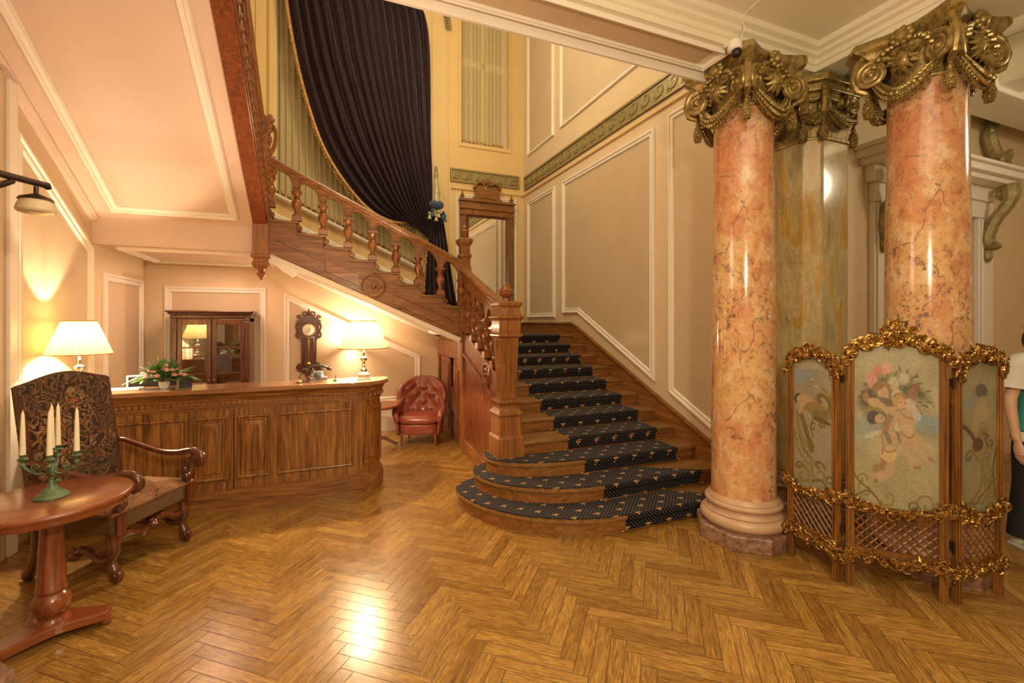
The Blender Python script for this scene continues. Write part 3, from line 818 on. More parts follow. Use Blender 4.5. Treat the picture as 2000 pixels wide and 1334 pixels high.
for k in range(1, 12):
    xr = riser2(k); z = ZL1+k*R1; yA = Y2-.03 if k >= 3 else 6.25
    if k < 11: B(MB().box((xr-T2, yA, z-.028), (xr+.025, YB-.02, z)), 'tread', TREAD, smooth=False, bevel=.008)
    B(MB().box((xr-.02, max(yA+.05, Y2+.06), z-R1), (xr, YB-.02, z-.028)), 'riser', OAKX, smooth=False)
    if k >= 4: B(MB().tube(spiral((xr+.035, Y2-.01, z-.075), .035, .008, 1.3, (1,0,0), (0,0,1), PI/2, 16), .012, 6), 'scroll_bracket', OAKX)
B(MB().box((XL+.01,Y2+.02,ZL2-.028),(-.58,YB-.02,ZL2)), 'upper_landing', TREAD, smooth=False)
bx = [-.305+.28*i for i in range(8)]
bz = [ZL1+(10-i)*R1 for i in range(8)]
for x, z in zip(bx, bz): baluster(x, Y2-.0, z)
baluster(-.575, Y2, ZL2)
rz = lambda x: 3.57-.4755*(x+.583)          # top of handrail two
m = MB()
xs = [-.575]+bx; zz = [ZL2+BH]+[z+BH for z in bz]
def arcade(m, P0, P1, s0, s1, top, y0, y1, fn, n=12):
    """spandrel plate between two supports: P = along, s = spring height"""
    hw = .03
    for i in range(n):
        def q(t):
            u = P0+hw+(P1-P0-2*hw)*t
            return u, s0+(s1-s0)*t+.13*math.sqrt(max(0, 1-(2*t-1)**2))
        ta = (1-math.cos(PI*i/n))/2; tb = (1-math.cos(PI*(i+1)/n))/2
        ua, va = q(ta); ub, vb = q(tb)
        m.prism([(ua,va),(ub,vb),(ub,top(ub)),(ua,top(ua))], y0, y1, fn)
fXZ = lambda u, v, h: (u, h, v)
for i in range(len(xs)-1):
    arcade(m, xs[i], xs[i+1], zz[i], zz[i+1], lambda u: rz(u)-.06, Y2-.022, Y2+.022, fXZ)
for x, z in zip(xs, zz):
    m.prism([(x-.03,z),(x+.03,z),(x+.03,rz(x+.03)-.06),(x-.03,rz(x-.03)-.06)], Y2-.022, Y2+.022, fXZ)
    m.prism([(x-.02,z+.10),(x+.05,z+.13),(x-.0,z+.19)], Y2-.034, Y2-.02, fXZ)
    # arch mouldings
for i in range(len(xs)-1):
    q = []
    for k in range(13):
        t = (1-math.cos(PI*k/12))/2
        q.append((xs[i]+.03+(xs[i+1]-xs[i]-.06)*t, Y2-.022, zz[i]+(zz[i+1]-zz[i])*t+.13*math.sqrt(max(0, 1-(2*t-1)**2))+.012))
    m.tube(q, .011, 6)
arcade(m, bx[-1], 1.66+.06, bz[-1]+BH, bz[-1]-.03+BH-.05, lambda u: rz(u)-.06, Y2-.022, Y2+.022, fXZ)
B(m, 'arcade', OAKX, angle=30)
RP = [(0,-.035),(.02,-.042),(.03,-.036),(.05,-.052),(.075,-.058),(.095,-.045),(.10,0),(.095,.045),(.075,.058),(.05,.052),(.03,.036),(.02,.042),(0,.035)]
def rail(path, off=-.0):
    m = MB(); P = [Vector(p) for p in path]; vs = []; n = len(P)
    for i, p in enumerate(P):
        d = (P[min(i+1,n-1)]-P[max(i-1,0)]).normalized(); s = d.cross(Vector((0,0,1))).normalized(); u = s.cross(d)
        for h, ww in RP: vs.append(p+Vector((0,0,1))*(h+off)+s*ww)
    k = len(RP); fs = []
    for i in range(n-1):
        for q in range(k):
            r = (q+1) % k; fs.append((i*k+q,i*k+r,(i+1)*k+r,(i+1)*k+q))
    fs += [tuple(range(k)), tuple(reversed(range((n-1)*k,n*k)))]
    return m.add(vs, fs)
B(rail([(-.60,Y2,rz(-.60)-.10),(1.66,Y2,rz(1.66)-.10)]), 'handrail', OAKX)

# ---- newel at the corner of landing one
def newel_small(x, y, z0, ztop, w_=.075, name='newel_post', fin=True, par=None):
    m = MB()
    h = ztop
    m.lathe([(w_,z0),(w_,h-.42),(w_*.86,h-.40),(w_*.86,h-.30),(w_*1.05,h-.28),(w_*1.05,h-.25),(w_*.80,h-.24),(w_*.80,h-.14),(w_*1.0,h-.12),(w_*1.25,h-.08),(w_*1.25,h-.05),(w_*.9,h-.03)], (x,y,0), sq=True)
    if fin:
        m.lathe([(.035,h-.03),(.022,h-.01),(.028,h+.02),(.055,h+.05),(.058,h+.07),(.035,h+.09),(.03,h+.10),(.04,h+.11),(.01,h+.15)], (x,y,0), 16)
    return B(m, name, OAKZ, angle=35)
newel_small(1.72, 5.87, ZL1-.45, 2.84)
m = MB(); m.lathe([(.055,0),(.055,1.5)], (1.705,5.80,0), sq=True); B(m, 'corner_post', OAKZ, smooth=False)
# ---- balustrade one
ys = [5.58-.29*i for i in range(5)]
rl = lambda y: 2.43-(5.87-y)*.315
def newel_big():
    m = MB(); c = (1.62, 4.10, 0); z0 = 3*R1
    m.lathe([(.135,z0),(.135,.60),(.125,.61),(.115,.615),(.115,.80),(.125,.805),(.13,.825),(.115,.845),(.095,.87),(.095,.90),(.12,.93),(.12,.95),(.098,.96)], c, sq=True)
    m.lathe([(.070,.96),(.074,1.0),(.094,1.54),(.100,1.55)], c, sq=True)
    m.lathe([(.105,1.545),(.125,1.56),(.125,1.58),(.105,1.59),(.112,1.61),(.112,1.71),(.118,1.715),(.135,1.735),(.135,1.75),(.112,1.765),(.105,1.80),(.10,1.835),(.118,1.85),(.122,1.88),(.09,1.895),(.05,1.90)], c, sq=True)
    o = B(m, 'newel_post', OAKZ, angle=35, bevel=.004)
    m = MB()
    for i in range(5):
        u = -.048+i*.024
        for (za, zb) in ((1.02,1.26),(1.29,1.52)):
            for s in (1, -1):
                sc = lambda z: .072+(z-.98)*.036
                m.tube([(c[0]+u*.8,c[1]-s*sc(za),za),(c[0]+u,c[1]-s*sc(zb),zb)], .007, 6)
                m.tube([(c[0]-s*sc(za),c[1]+u*.8,za),(c[0]-s*sc(zb),c[1]+u,zb)], .007, 6)
    B(m, 'fluting', OAKZ)
    B(MB().lathe([(.05,1.89),(.03,1.905),(.028,1.925),(.060,1.945),(.074,1.965),(.066,1.985),(.072,1.99),(.062,2.01),(.035,2.03),(.03,2.04),(.022,2.055),(.002,2.06)], c, 20), 'finial', REDOAK)
newel_big()
xs1 = [railx(y) for y in ys]
for x, y in zip(xs1, ys):
    o = baluster(x+.01, y, shi(y)); o.scale = (1.05, 1.05, 1.2)
fYZ = lambda u, v, h: (railx(u)+h, u, v)
m = MB()
BS = BH*1.2
yy = [5.87]+ys+[4.14]
for i in range(len(yy)-1):
    arcade(m, yy[i+1], yy[i], shi(yy[i+1])+BS, shi(yy[i])+BS, lambda u: rl(u)-.06, -.012, .032, fYZ, 10)
for y in ys:
    m.prism([(y-.03,shi(y)+BS),(y+.03,shi(y)+BS),(y+.03,rl(y+.03)-.06),(y-.03,rl(y-.03)-.06)], -.012, .032, fYZ)
B(m, 'arcade', OAKY, smooth=False)
B(rail([(railx(5.85),5.85,rl(5.85)-.10),(railx(4.2),4.2,rl(4.2)-.10)]), 'handrail', OAKY)

# ---- cupboard door and frame under the stairs
m = MB(); X = 1.70
m.box((X-.02,5.86,0),(X+.05,6.0,1.45)); m.box((X-.02,6.0,1.18),(X+.05,7.25,1.42)); m.box((X-.02,7.16,0),(X+.05,7.25,1.2)); m.box((X+.6,5.9,0),(X+.62,7.2,1.3))
B(m, 'door_frame', REDOAK, smooth=False, bevel=.004)
m = MB(); m.box((X,6.0,.01),(X+.035,6.36,1.17)); m.box((X-.012,6.08,.12),(X,6.34,.30)); m.box((X-.012,6.08,.40),(X,6.34,1.08))
B(m, 'cupboard_door', REDOAK, smooth=False, bevel=.006)
m = MB(); m.box((X,6.58,.01),(X+.035,7.15,1.17)); m.box((X-.012,6.62,.12),(X,7.05,.30)); m.box((X-.012,6.62,.40),(X,7.05,1.08))
B(m, 'cupboard_door', REDOAK, smooth=False, bevel=.006)
B(MB().box((X+.08,6.3,.0),(X+.1,6.7,1.2)), 'gap_shade_sheet', BLACK, smooth=False)  # black sheet added as the shade seen in the gap between the doors

# ---- flight three: string with balustrade, newel and pendant
sx0, sx1 = -.74, -.60
m = MB()
f3 = lambda u, v, h: (h, u, v)
m.prism([(5.80,zs3(5.8)-.02),(2.83,zs3(2.83)-.02),(2.83,zs3(2.83)+.38),(5.80,zs3(5.8)+.38)], sx0, sx1, f3)
for dz, o in ((.0,.012),(.33,.02)):
    m.prism([(5.72,zs3(5.72)+dz),(2.83,zs3(2.83)+dz),(2.83,zs3(2.83)+dz+.04),(5.72,zs3(5.72)+dz+.04)], sx1, sx1+o, f3)
B(m, 'string', REDOAK, smooth=False, bevel=.004)
m = MB(); random.seed(4)
for i in range(30):
    y = 5.6-i*.09; z = zs3(y)+.17
    m.ball((sx1+.005, y, z), (.018,.05,.05), 6, 4); m.ball((sx1+.012, y-.03, z+.06), (.015,.03,.02), 6, 4)
B(m, 'carved_frieze', OAKY)
for i in range(11):
    y = 5.52-i*.26; o = baluster(-.67, y, zs3(y)+.38); o.scale = (1,1,1.1)
m = MB()
for i in range(10):
    ya = 5.52-i*.26; yb = ya-.26
    fz = lambda u, v, h: (-.67+h, u, v)
    arcade(m, yb, ya, zs3(yb)+.38+.39, zs3(ya)+.38+.39, lambda u: zs3(u)+1.02, -.02, .02, fz, 8)
B(m, 'arcade', OAKY, smooth=False)
B(rail([(-.67,5.6,zs3(5.6)+1.0),(-.67,2.85,zs3(2.85)+1.0)]), 'handrail', OAKY)
# newel at landing two with carved face, and pendant drop
m = MB(); nx, ny = -.665, 5.79
m.lathe([(.075,2.45),(.075,3.78),(.085,3.80),(.085,3.86),(.07,3.88),(.095,3.93),(.095,3.97),(.06,4.0)], (nx,ny,0), sq=True)
B(m, 'newel_post', OAKZ, angle=35)
m = MB(); random.seed(8)
for i in range(36):
    z = 3.05+i*.027
    m.ball((nx+.075+.018*math.sin(i*1.3), ny-.03+.03*math.cos(i*2.1), z), (.028,.03,.03), 6, 4)
    m.ball((nx+.03*math.cos(i*1.7), ny-.08, z), (.03,.02,.028), 6, 4)
m.tube(bez([(nx+.07,ny,3.55),(nx+.13,ny,3.68),(nx+.15,ny,3.82),(nx+.11,ny,3.92),(nx+.08,ny,3.86)], 5), .022, 6)
m.tube(bez([(nx+.07,ny,3.2),(nx+.10,ny,3.30),(nx+.14,ny,3.42),(nx+.12,ny,3.56)], 5), .025, 6)
m.ball((nx+.10,ny,3.98), .04); 
B(m, 'carved_scroll', OAKZ)
m = MB()
m.lathe([(.078,2.44),(.078,2.64),(.07,2.65)][::-1] if False else [(.09,2.42),(.09,2.44),(.078,2.45),(.078,2.66)], (nx,ny,0), sq=True)
m.lathe([(.06,2.29),(.075,2.31),(.085,2.335),(.085,2.35),(.075,2.36),(.072,2.40),(.095,2.415),(.095,2.425)], (nx,ny,0), sq=True)
m.lathe([(.003,2.16),(.014,2.175),(.014,2.19),(.045,2.215),(.052,2.235),(.035,2.255),(.03,2.27),(.045,2.29)], (nx,ny,0), 16)
B(m, 'pendant_drop', OAKZ, angle=35)
# small plaster bracket beside the pendant
m = MB(); m.prism([(-.60,2.42),(-.22,2.28),(-.24,2.24),(-.30,2.25),(-.36,2.21),(-.44,2.26),(-.52,2.33),(-.60,2.36)], Y2-.02, Y2+.1, fXZ)
struct(m.build('trim_plaster_bracket', TRIM, smooth=False, bevel=.008))

# ================================================================ STAIR RUNNER
rn = thing('stair_runner', 'black carpet runner with small light stars and gold motifs laid up the lower stairs', 'carpet', (2.8, 3.1, 0))
def BR(mb, name, mat, **k):
    o = mb.build(name, mat, **k); o.parent = rn; o.matrix_parent_inverse = Matrix.Translation(-Vector(rn.location)); return o
m = MB(); th = .007
for k in range(1, 12):
    yf = Y1+(k-1)*T1; z1 = k*R1
    ye = yf+T1 if k < 11 else 7.9
    m.box((CX0, yf-.008, z1-R1+.004), (CX1, yf-.001, z1-.046))
    path = [(yf-.008,z1-.05),(yf-.030,z1-.035),(yf-.034,z1-.015),(yf-.026,z1+.002),(yf-.012,z1+th)]
    inner = [(yf-.012,z1+.0005),(yf-.024,z1-.003),(yf-.0275,z1-.015),(yf-.0245,z1-.033),(yf-.001,z1-.047)]
    m.prism(path+inner, CX0, CX1, lambda u,v,h:(h,u,v))
    if k > 3: m.box((CX0, yf-.012, z1+.0005), (CX1, ye-.004, z1+th))
BR(m, 'runner', CARPET, smooth=False)
for k in range(1, 4):
    z1 = k*R1; yf = Y1+(k-1)*T1
    p = inset(bull[k-1], .016)
    if k < 3:
        nx_ = inset(bull[k], -.002)[1:-1]
        yn = Y1+k*T1
        p = [q for q in p if q[1] < 4.40 or q[0] < 1.5]
    m = MB(); m.prism([(min(x, CX1), y) for x, y in p], z1+.0005, z1+th)
    BR(m, 'bullnose_carpet', CARPET, smooth=False)
for k in range(1, 12):
    yf = Y1+(k-1)*T1; z = (k-1)*R1+.012
    m = MB(); m.tube([(CX0-.04,yf-.014,z),(CX1+.04,yf-.014,z)], .005, 8)
    for x in (CX0-.035, CX1+.035): m.ball((x,yf-.014,z), (.012,.010,.012))
    BR(m, 'stair_rod', BRASS)
# ================================================================ COLUMNS
def capital_mesh(full=True):
    """gilded composite capital; origin at its bottom (z=0), top of abacus at .52"""
    random.seed(3)
    m = MB()
    def aba(s, z):
        a = .335*s; c = .055; out = []
        for q in range(4):
            ang = PI/2*q
            for i in range(9):
                t = i/8; u = -a+c+(2*a-2*c)*t; v = -a+.075*math.sin(PI*t)
                out.append((u*math.cos(ang)-v*math.sin(ang), u*math.sin(ang)+v*math.cos(ang), z))
        return out
    lv = [(.80,.395),(.84,.41),(.86,.425),(.90,.44),(.97,.455),(1.0,.47),(1.0,.505),(.96,.52)]
    vs = []; fs = []
    for s, z in lv: vs += aba(s, z)
    n = 36
    for j in range(len(lv)-1):
        for i in range(n): fs.append((j*n+i, j*n+(i+1)%n, (j+1)*n+(i+1)%n, (j+1)*n+i))
    fs.append(tuple(reversed(range(n)))); fs.append(tuple(range((len(lv)-1)*n, len(lv)*n)))
    m.add(vs, fs)
    m.lathe([(.218,.13),(.226,.14),(.226,.155),(.22,.16),(.225,.24),(.24,.31),(.27,.38),(.27,.42)], (0,0,0), 32)
    return m
def volute(m, c, out, side, r=.098):
    """spiral in the upright plane spanned by 'out' and z"""
    up = Vector((0,0,1)); c = Vector(c); e = Vector(out).normalized(); sd = Vector(side)
    q = spiral(c, r*.86, .016, 2.3, e, -up, -PI*.55, 56)
    m.tube(q, [.021*(1-.45*i/56) for i in range(57)], 8)
    m.lathe([(r*.86,-.006),(r*.86,.006)], c, 20, axis=sd)
    m.ball(c, (.024,.024,.024))
    # band running back to the bell
    b = c-e*r*1.4+up*.04
    m.tube([c+up*r*.9, c-e*r*.9+up*r*.75, b], [.021,.02,.014], 6)
    return m
def festoon(m, a, b, dip, mid_out, n=22, r=.036):
    a = Vector(a); b = Vector(b)
    rs = random.Random(5)
    td = (b-a).normalized(); nn = Vector(mid_out).normalized()
    for i in range(n+1):
        t = i/n; s = math.sin(PI*t)
        p = a.lerp(b, t)+Vector((0,0,-dip*s))+Vector(mid_out)*s
        tg = (td*PI*.0+td+Vector((0,0,-1))*dip*PI*math.cos(PI*t)/max(.01,(b-a).length)).normalized()
        rr = r*(.6+.65*s)
        for k in range(7):
            an = k*2*PI/7+i*.9
            o = nn*math.cos(an)+nn.cross(tg)*math.sin(an)
            m.tube([p+o*rr*.4-tg*.01, p+o*rr*.95+tg*.008, p+o*rr*.75+tg*.034], [rr*.18,rr*.30,rr*.07], 5)
        m.ball(p, rr*.62, 6, 4)
        if rs.random() < .35: m.ball(p+nn*rr*.95, rr*.35, 6, 4)
def cone(m, c, l=.13, r=.036):
    c = Vector(c)
    m.ball(c, (r*.85,r*.85,l*.5), 10, 8)
    for i in range(6):
        z = -l*.42+i*l*.15; rr = r*math.cos((i-2.4)/3.9*1.3)
        for k in range(7):
            a = 2*PI*k/7+i*.45
            m.ball(c+Vector((rr*.8*math.cos(a), rr*.8*math.sin(a), z)), (.011,.011,.015), 5, 3)
    m.lathe([(.012,0),(.022,.02),(.014,.03),(.014,.06)], c+Vector((0,0,l*.45)), 8)
cap_me = None
def cap_parts(parent, z):
    global cap_me
    if cap_me is None:
        body = capital_mesh().mesh('capital', CAPG)
        L = []
        for q in range(4):
            ang = PI/2*q+PI/4; d = Vector((math.cos(ang), math.sin(ang), 0)); s = Vector((-d.y, d.x, 0))
            for sg in (1, -1):
                t_ = (d-s*sg).normalized(); e = (t_+d*.7).normalized(); sd = Vector((-e.y, e.x, 0))
                if sd.dot(d+s*sg) < 0: sd = -sd
                L.append(volute(MB(), d*.335+s*sg*.060+Vector((0,0,.275)), e, sd, r=.105).mesh('volute', CAPG))
            m = MB(); m.tube([d*.36+Vector((0,0,.43)), d*.395+Vector((0,0,.38)), d*.425+Vector((0,0,.28)), d*.40+Vector((0,0,.20)), d*.34+Vector((0,0,.17))], [.03,.030,.026,.026,.02], 8)
            L.append(m.mesh('corner_strap', CAPG))
            m = MB(); cone(m, d*.335+Vector((0,0,.050))); L.append(m.mesh('pendant_cone', CAPG))
            f = Vector((math.cos(PI/2*q), math.sin(PI/2*q), 0)); g = Vector((-f.y, f.x, 0))
            m = MB(); festoon(m, f*.245+g*.19+Vector((0,0,.22)), f*.245-g*.19+Vector((0,0,.22)), .17, tuple(f*.055)); L.append(m.mesh('festoon', CAPG))
            ro = MB()
            ro.ball(f*.265+Vector((0,0,.29)), (.05,.05,.062), 12, 8)
            for k in range(14):
                an = 2*PI*k/14; rr = .055+.02*(k%2)
                ro.tube([f*.25+g*.03*math.cos(an)+Vector((0,0,.29+.03*math.sin(an))), f*.295+g*rr*math.cos(an)+Vector((0,0,.29+rr*1.1*math.sin(an))), f*.27+g*(rr+.03)*math.cos(an)+Vector((0,0,.29+(rr+.035)*math.sin(an)))], [.012,.017,.004], 6)
            L.append(ro.mesh('mask', CAPG))
            ro = MB(); ro.ball(f*.295+Vector((0,0,.445)), (.04,.04,.045), 10, 8)
            for k in range(9):
                an = 2*PI*k/9
                ro.ball(f*.29+g*.052*math.cos(an)+Vector((0,0,.445+.045*math.sin(an))), (.02,.022,.022), 8, 5)
            for k in range(5):
                for sg in (1,-1): ro.ball(f*(.27+.006*k)+g*sg*(.07+.024*k)+Vector((0,0,.41-.006*k*k)), (.018,.022,.018), 6, 4)
            L.append(ro.mesh('rosette', CAPG))
        cap_me = (body, L)
    cp = bpy.data.objects.new('capital', cap_me[0]); C.objects.link(cp); cp.parent = parent; cp.location = (0,0,z)
    for me in cap_me[1]:
        o = bpy.data.objects.new(me.name.split('.')[0], me); C.objects.link(o); o.parent = cp
    return cp
def column(x, y, label, pr=.36, prot=PI/8+.1):
    c = thing('marble_column', label, 'column', (x, y, 0), 0, 'tall pink marble columns with gilded capitals')
    MB().lathe([(pr,0),(pr,.105),(pr-.01,.115)], (0,0,0), 8, rot=prot).build('plinth', PLINTH, c, smooth=False, bevel=.006)
    prf = [(.29,.115)]+[(.275+.045*math.cos(a), .165+.045*math.sin(a)) for a in [(-PI/2+PI*i/10) for i in range(11)]]+[(.285,.215),(.272,.225),(.262,.245),(.265,.26)]+[(.262+.022*math.cos(a), .285+.022*math.sin(a)) for a in [(-PI/2+PI*i/8) for i in range(9)]]+[(.265,.31),(.262,.32),(.248,.335),(.24,.35)]
    MB().lathe(prf, (0,0,0), 48).build('base', BASEM, c)
    MB().lathe([(.243,.345),(.236,.40),(.236,1.3),(.232,2.0),(.222,2.8),(.216,3.34)], (0,0,0), 64).build('shaft', PINK, c)
    cap_parts(c, 3.20)
    return c
column(3.095, 2.67, 'pink veined marble column standing beside the foot of the stairs')
column(3.92, 1.86, 'pink veined marble column standing behind the folding screen')
column(-1.72, 2.62, 'pink marble column at the left edge, only its stone foot corner showing by the round table', .44, math.radians(24))
# yellow pier
pr_ = thing('marble_pier', 'yellow streaked marble pier between the two pink columns', 'pillar', (3.95, 2.76, 0))
def pier_outline(o=0, ch=.10):
    h = .265+o; c = ch
    return [(-h+c,-h),(h-c,-h),(h,-h+c),(h,h-c),(h-c,h),(-h+c,h),(-h,h-c),(-h,-h+c)]
MB().prism(pier_outline(0), .40, 3.22).build('shaft', YELM, pr_, smooth=False, bevel=.015)
m = MB()
for o, z0, z1 in ((.09,0,.12),(.08,.12,.16),(.05,.16,.27),(.065,.27,.30),(.03,.30,.36),(.015,.36,.40)): m.prism(pier_outline(o), z0, z1)
m.build('base', PLINTH, pr_, smooth=False, bevel=.01)
m = MB()
for o, z0, z1 in ((.015,3.20,3.23),(.0,3.23,3.52),(.04,3.52,3.58),(.07,3.58,3.64),(.10,3.64,3.70)): m.prism(pier_outline(o, .12), z0, z1)
cp = m.build('capital', CAPG, pr_, smooth=False, bevel=.008)
for (px_, py_) in ((-.165,-.265),(-.265,-.165)):
    d = Vector((-.7,-.7,0)).normalized(); s = Vector((.7,-.7,0)).normalized()
    b = Vector((px_, py_, 0)); vol = MB()
    vol.tube([b+d*.05+Vector((0,0,3.66)), b+d*.09+Vector((0,0,3.58)), b+d*.10+Vector((0,0,3.48)), b+d*.07+Vector((0,0,3.42)), b+Vector((0,0,3.38))], [.03,.028,.032,.04,.02], 8)
    vol.lathe([(.045,-.04),(.045,.04)], b+d*.05+Vector((0,0,3.45)), 14, axis=s); vol.build('volute', CAPG, cp)
    co = MB(); cone(co, b+d*.03+Vector((0,0,3.25))); co.build('pendant_cone', CAPG, cp)
for (a, b, o) in (((-.27,-.14,3.48),(-.27,.22,3.48),(-.06,0,0)),((-.14,-.27,3.48),(.22,-.27,3.48),(0,-.06,0)),((-.27,-.19,3.42),(-.19,-.27,3.42),(-.03,-.03,0))):
    fe = MB(); festoon(fe, a, b, .14 if o[0]*o[1] == 0 else .06, o, n=22 if o[0]*o[1] == 0 else 8); fe.build('festoon', CAPG, cp)
    c = (Vector(a)+Vector(b))/2+Vector(o)*.4
    if o[0]*o[1] == 0:
        volute(MB(), Vector(a)*.2+Vector(b)*.8+Vector((0,0,.03))+Vector(o)*.6, Vector(b)-Vector(a), Vector(o).normalized(), r=.08).build('volute', CAPG, cp)
        fe = MB(); fe.ball(c+Vector((0,0,.05)), (.05,.05,.06), 10, 8); fe.ball(c+Vector((0,0,.15)), (.05,.05,.05), 10, 8); fe.build('mask', CAPG, cp)
        co = MB(); cone(co, Vector(b)+Vector((0,0,-.23))); co.build('pendant_cone', CAPG, cp)
# security camera
sc = thing('security_camera', 'small white security camera hung beneath the beam beside the left capital', 'camera', (2.735, 2.50, 3.72))
MB().lathe([(.045,-.0),(.05,-.02),(.05,-.06),(.03,-.075)], (0,-.07,0), 18).build('housing', WHITE, sc)
MB().ball((0,-.085,-.085), .036, 14, 10).build('lens_ball', BLACK, sc)
MB().box((-.03,-.10,-.012),(.03,0,.01)).build('mount', WHITE, sc, smooth=False)
cb = MB(); cb.tube(bez([(2.765,2.46,3.70),(2.79,2.40,3.80),(2.77,2.38,3.89),(2.73,2.1,3.893)], 8), .004, 6)
cb.build('cable', WHITE, sc).matrix_parent_inverse = Matrix.Translation(-Vector(sc.location))
# ================================================================ RECEPTION COUNTER
ct = thing('reception_counter', 'long panelled pine reception counter with dentil cornice and rounded end', 'counter', (-.8, 4.85, 0))
def BC(mb, name, mat, par=None, **k):
    o = mb.build(name, mat, **k); o.parent = par or ct
    o.matrix_parent_inverse = Matrix.Translation(-Vector(ct.location)) if par is None else Matrix.Identity(4); return o
CF = 4.80                                     # face of the counter
def cpath(o, y1=5.14):
    """outline of the front and rounded right end pushed out by o"""
    p = [(XL+.005, CF-o), (.30, CF-o)]
    for i in range(1, 11):
        a = PI/2*i/10; p.append((.30+(.24+o)*math.sin(a), CF+.26-(.26+o)*math.cos(a)))
    p.append((.54+o, y1)); return p
def cband(m, o0, o1, z0, z1, oi=-.10):
    P0 = cpath(o0); P1 = cpath(o1); Q = cpath(oi); n = len(P0)
    vs = [(x,y,z0) for x,y in P0]+[(x,y,z1) for x,y in P1]+[(x,y,z1) for x,y in Q]+[(x,y,z0) for x,y in Q]
    fs = []
    for i in range(n-1):
        for a in range(4):
            b = (a+1) % 4; fs.append((a*n+i, a*n+i+1, b*n+i+1, b*n+i))
    fs += [(0,n,2*n,3*n),(n-1,2*n-1,3*n-1,4*n-1)]
    m.add(vs, fs)
m = MB(); cband(m, .0, .0, .12, .97); BC(m, 'body', PINE, angle=30)
m = MB(); cband(m, .035,.035,0,.15); cband(m, .035,.022,.15,.158); cband(m, .022,.022,.158,.172); cband(m, .022,.008,.172,.18); BC(m, 'skirting', PINEX, angle=25)
m = MB(); cband(m, .008,.008,.905,.93); cband(m, .02,.02,.93,.945); cband(m, .008,.008,.945,.985)
cband(m, .025,.03,.985,1.005); cband(m, .03,.05,1.005,1.04); cband(m, .05,.075,1.04,1.065); BC(m, 'cornice', PINEX, angle=25)
m = MB()
for i in range(54):
    x = -2.13+i*.045
    if x < .29: m.box((x,CF-.026,.948),(x+.028,CF-.006,.982))
for i in range(8):
    a = PI/2*(i+.5)/8; cx_, cy_ = .30+.262*math.sin(a), CF+.26-.282*math.cos(a)
    m.cbox((cx_,cy_,.965),(.026,.026,.034))
BC(m, 'dentil_course', PINEX, smooth=False)
top = [(x,y) for x,y in cpath(.09)]+[(XL+.005,5.14)]
m = MB(); m.prism(top, 1.065, 1.085); m.prism([(x,y) for x,y in cpath(.08)]+[(XL+.005,5.14)], 1.085, 1.10)
BC(m, 'worktop', wood('counter_top_wood', (.42,.20,.075), (.22,.09,.03), 0, .14, .6), angle=25)
FP = [(0,0),(0,.018),(.010,.024),(.020,.020),(.028,.005),(.042,.007),(.05,0)]
for k, (a, b) in enumerate(((-2.1,-1.123),(-1.074,-.815),(-.742,-.476),(-.418,.262))):
    m = MB(); m.sweep([(a,CF,.27),(b,CF,.27),(b,CF,.84),(a,CF,.84)], (0,-1,0), FP)
    if b-a > .4: m.box((a+.045,CF-.006,.315),(b-.045,CF,.795))
    else: m.sweep([(a+.055,CF,.325),(b-.055,CF,.325),(b-.055,CF,.785),(a+.055,CF,.785)], (0,-1,0), [(0,0),(.0,.006),(.03,.016),(.04,.016),(.04,0)]); m.box((a+.09,CF-.012,.36),(b-.09,CF,.75))
    BC(m, 'front_panel', PINE, angle=25)
m = MB(); m.box((-.775,CF-.004,.12),(-.768,CF+.01,1.0)); BC(m, 'unit_joint', BLACK, smooth=False)
m = MB()
def arc(o, a): return (.30+(.24+o)*math.sin(a), CF+.26-(.26+o)*math.cos(a))
for z0, z1, a0, a1 in ((.27,.30,.25,1.35),(.81,.84,.25,1.35),(.27,.84,.22,.32),(.27,.84,1.28,1.38),(.33,.78,.45,1.15)):
    n = 6
    for i in range(n):
        p0 = a0+(a1-a0)*i/n; p1 = a0+(a1-a0)*(i+1)/n
        m.prism([arc(-.01,p0),arc(.014,p0),arc(.014,p1),arc(-.01,p1)], z0, z1)
BC(m, 'end_panel', PINE, smooth=False)
m = MB(); m.box((XL+.01,5.10,.0),(.50,5.14,1.06)); m.box((XL+.01,5.15,.70),(.50,5.75,.74)); m.box((.46,5.15,0),(.50,5.7,.70)); m.box((-.8,5.15,0),(-.76,5.7,.70)); BC(m, 'inner_desk', PINEX, smooth=False)

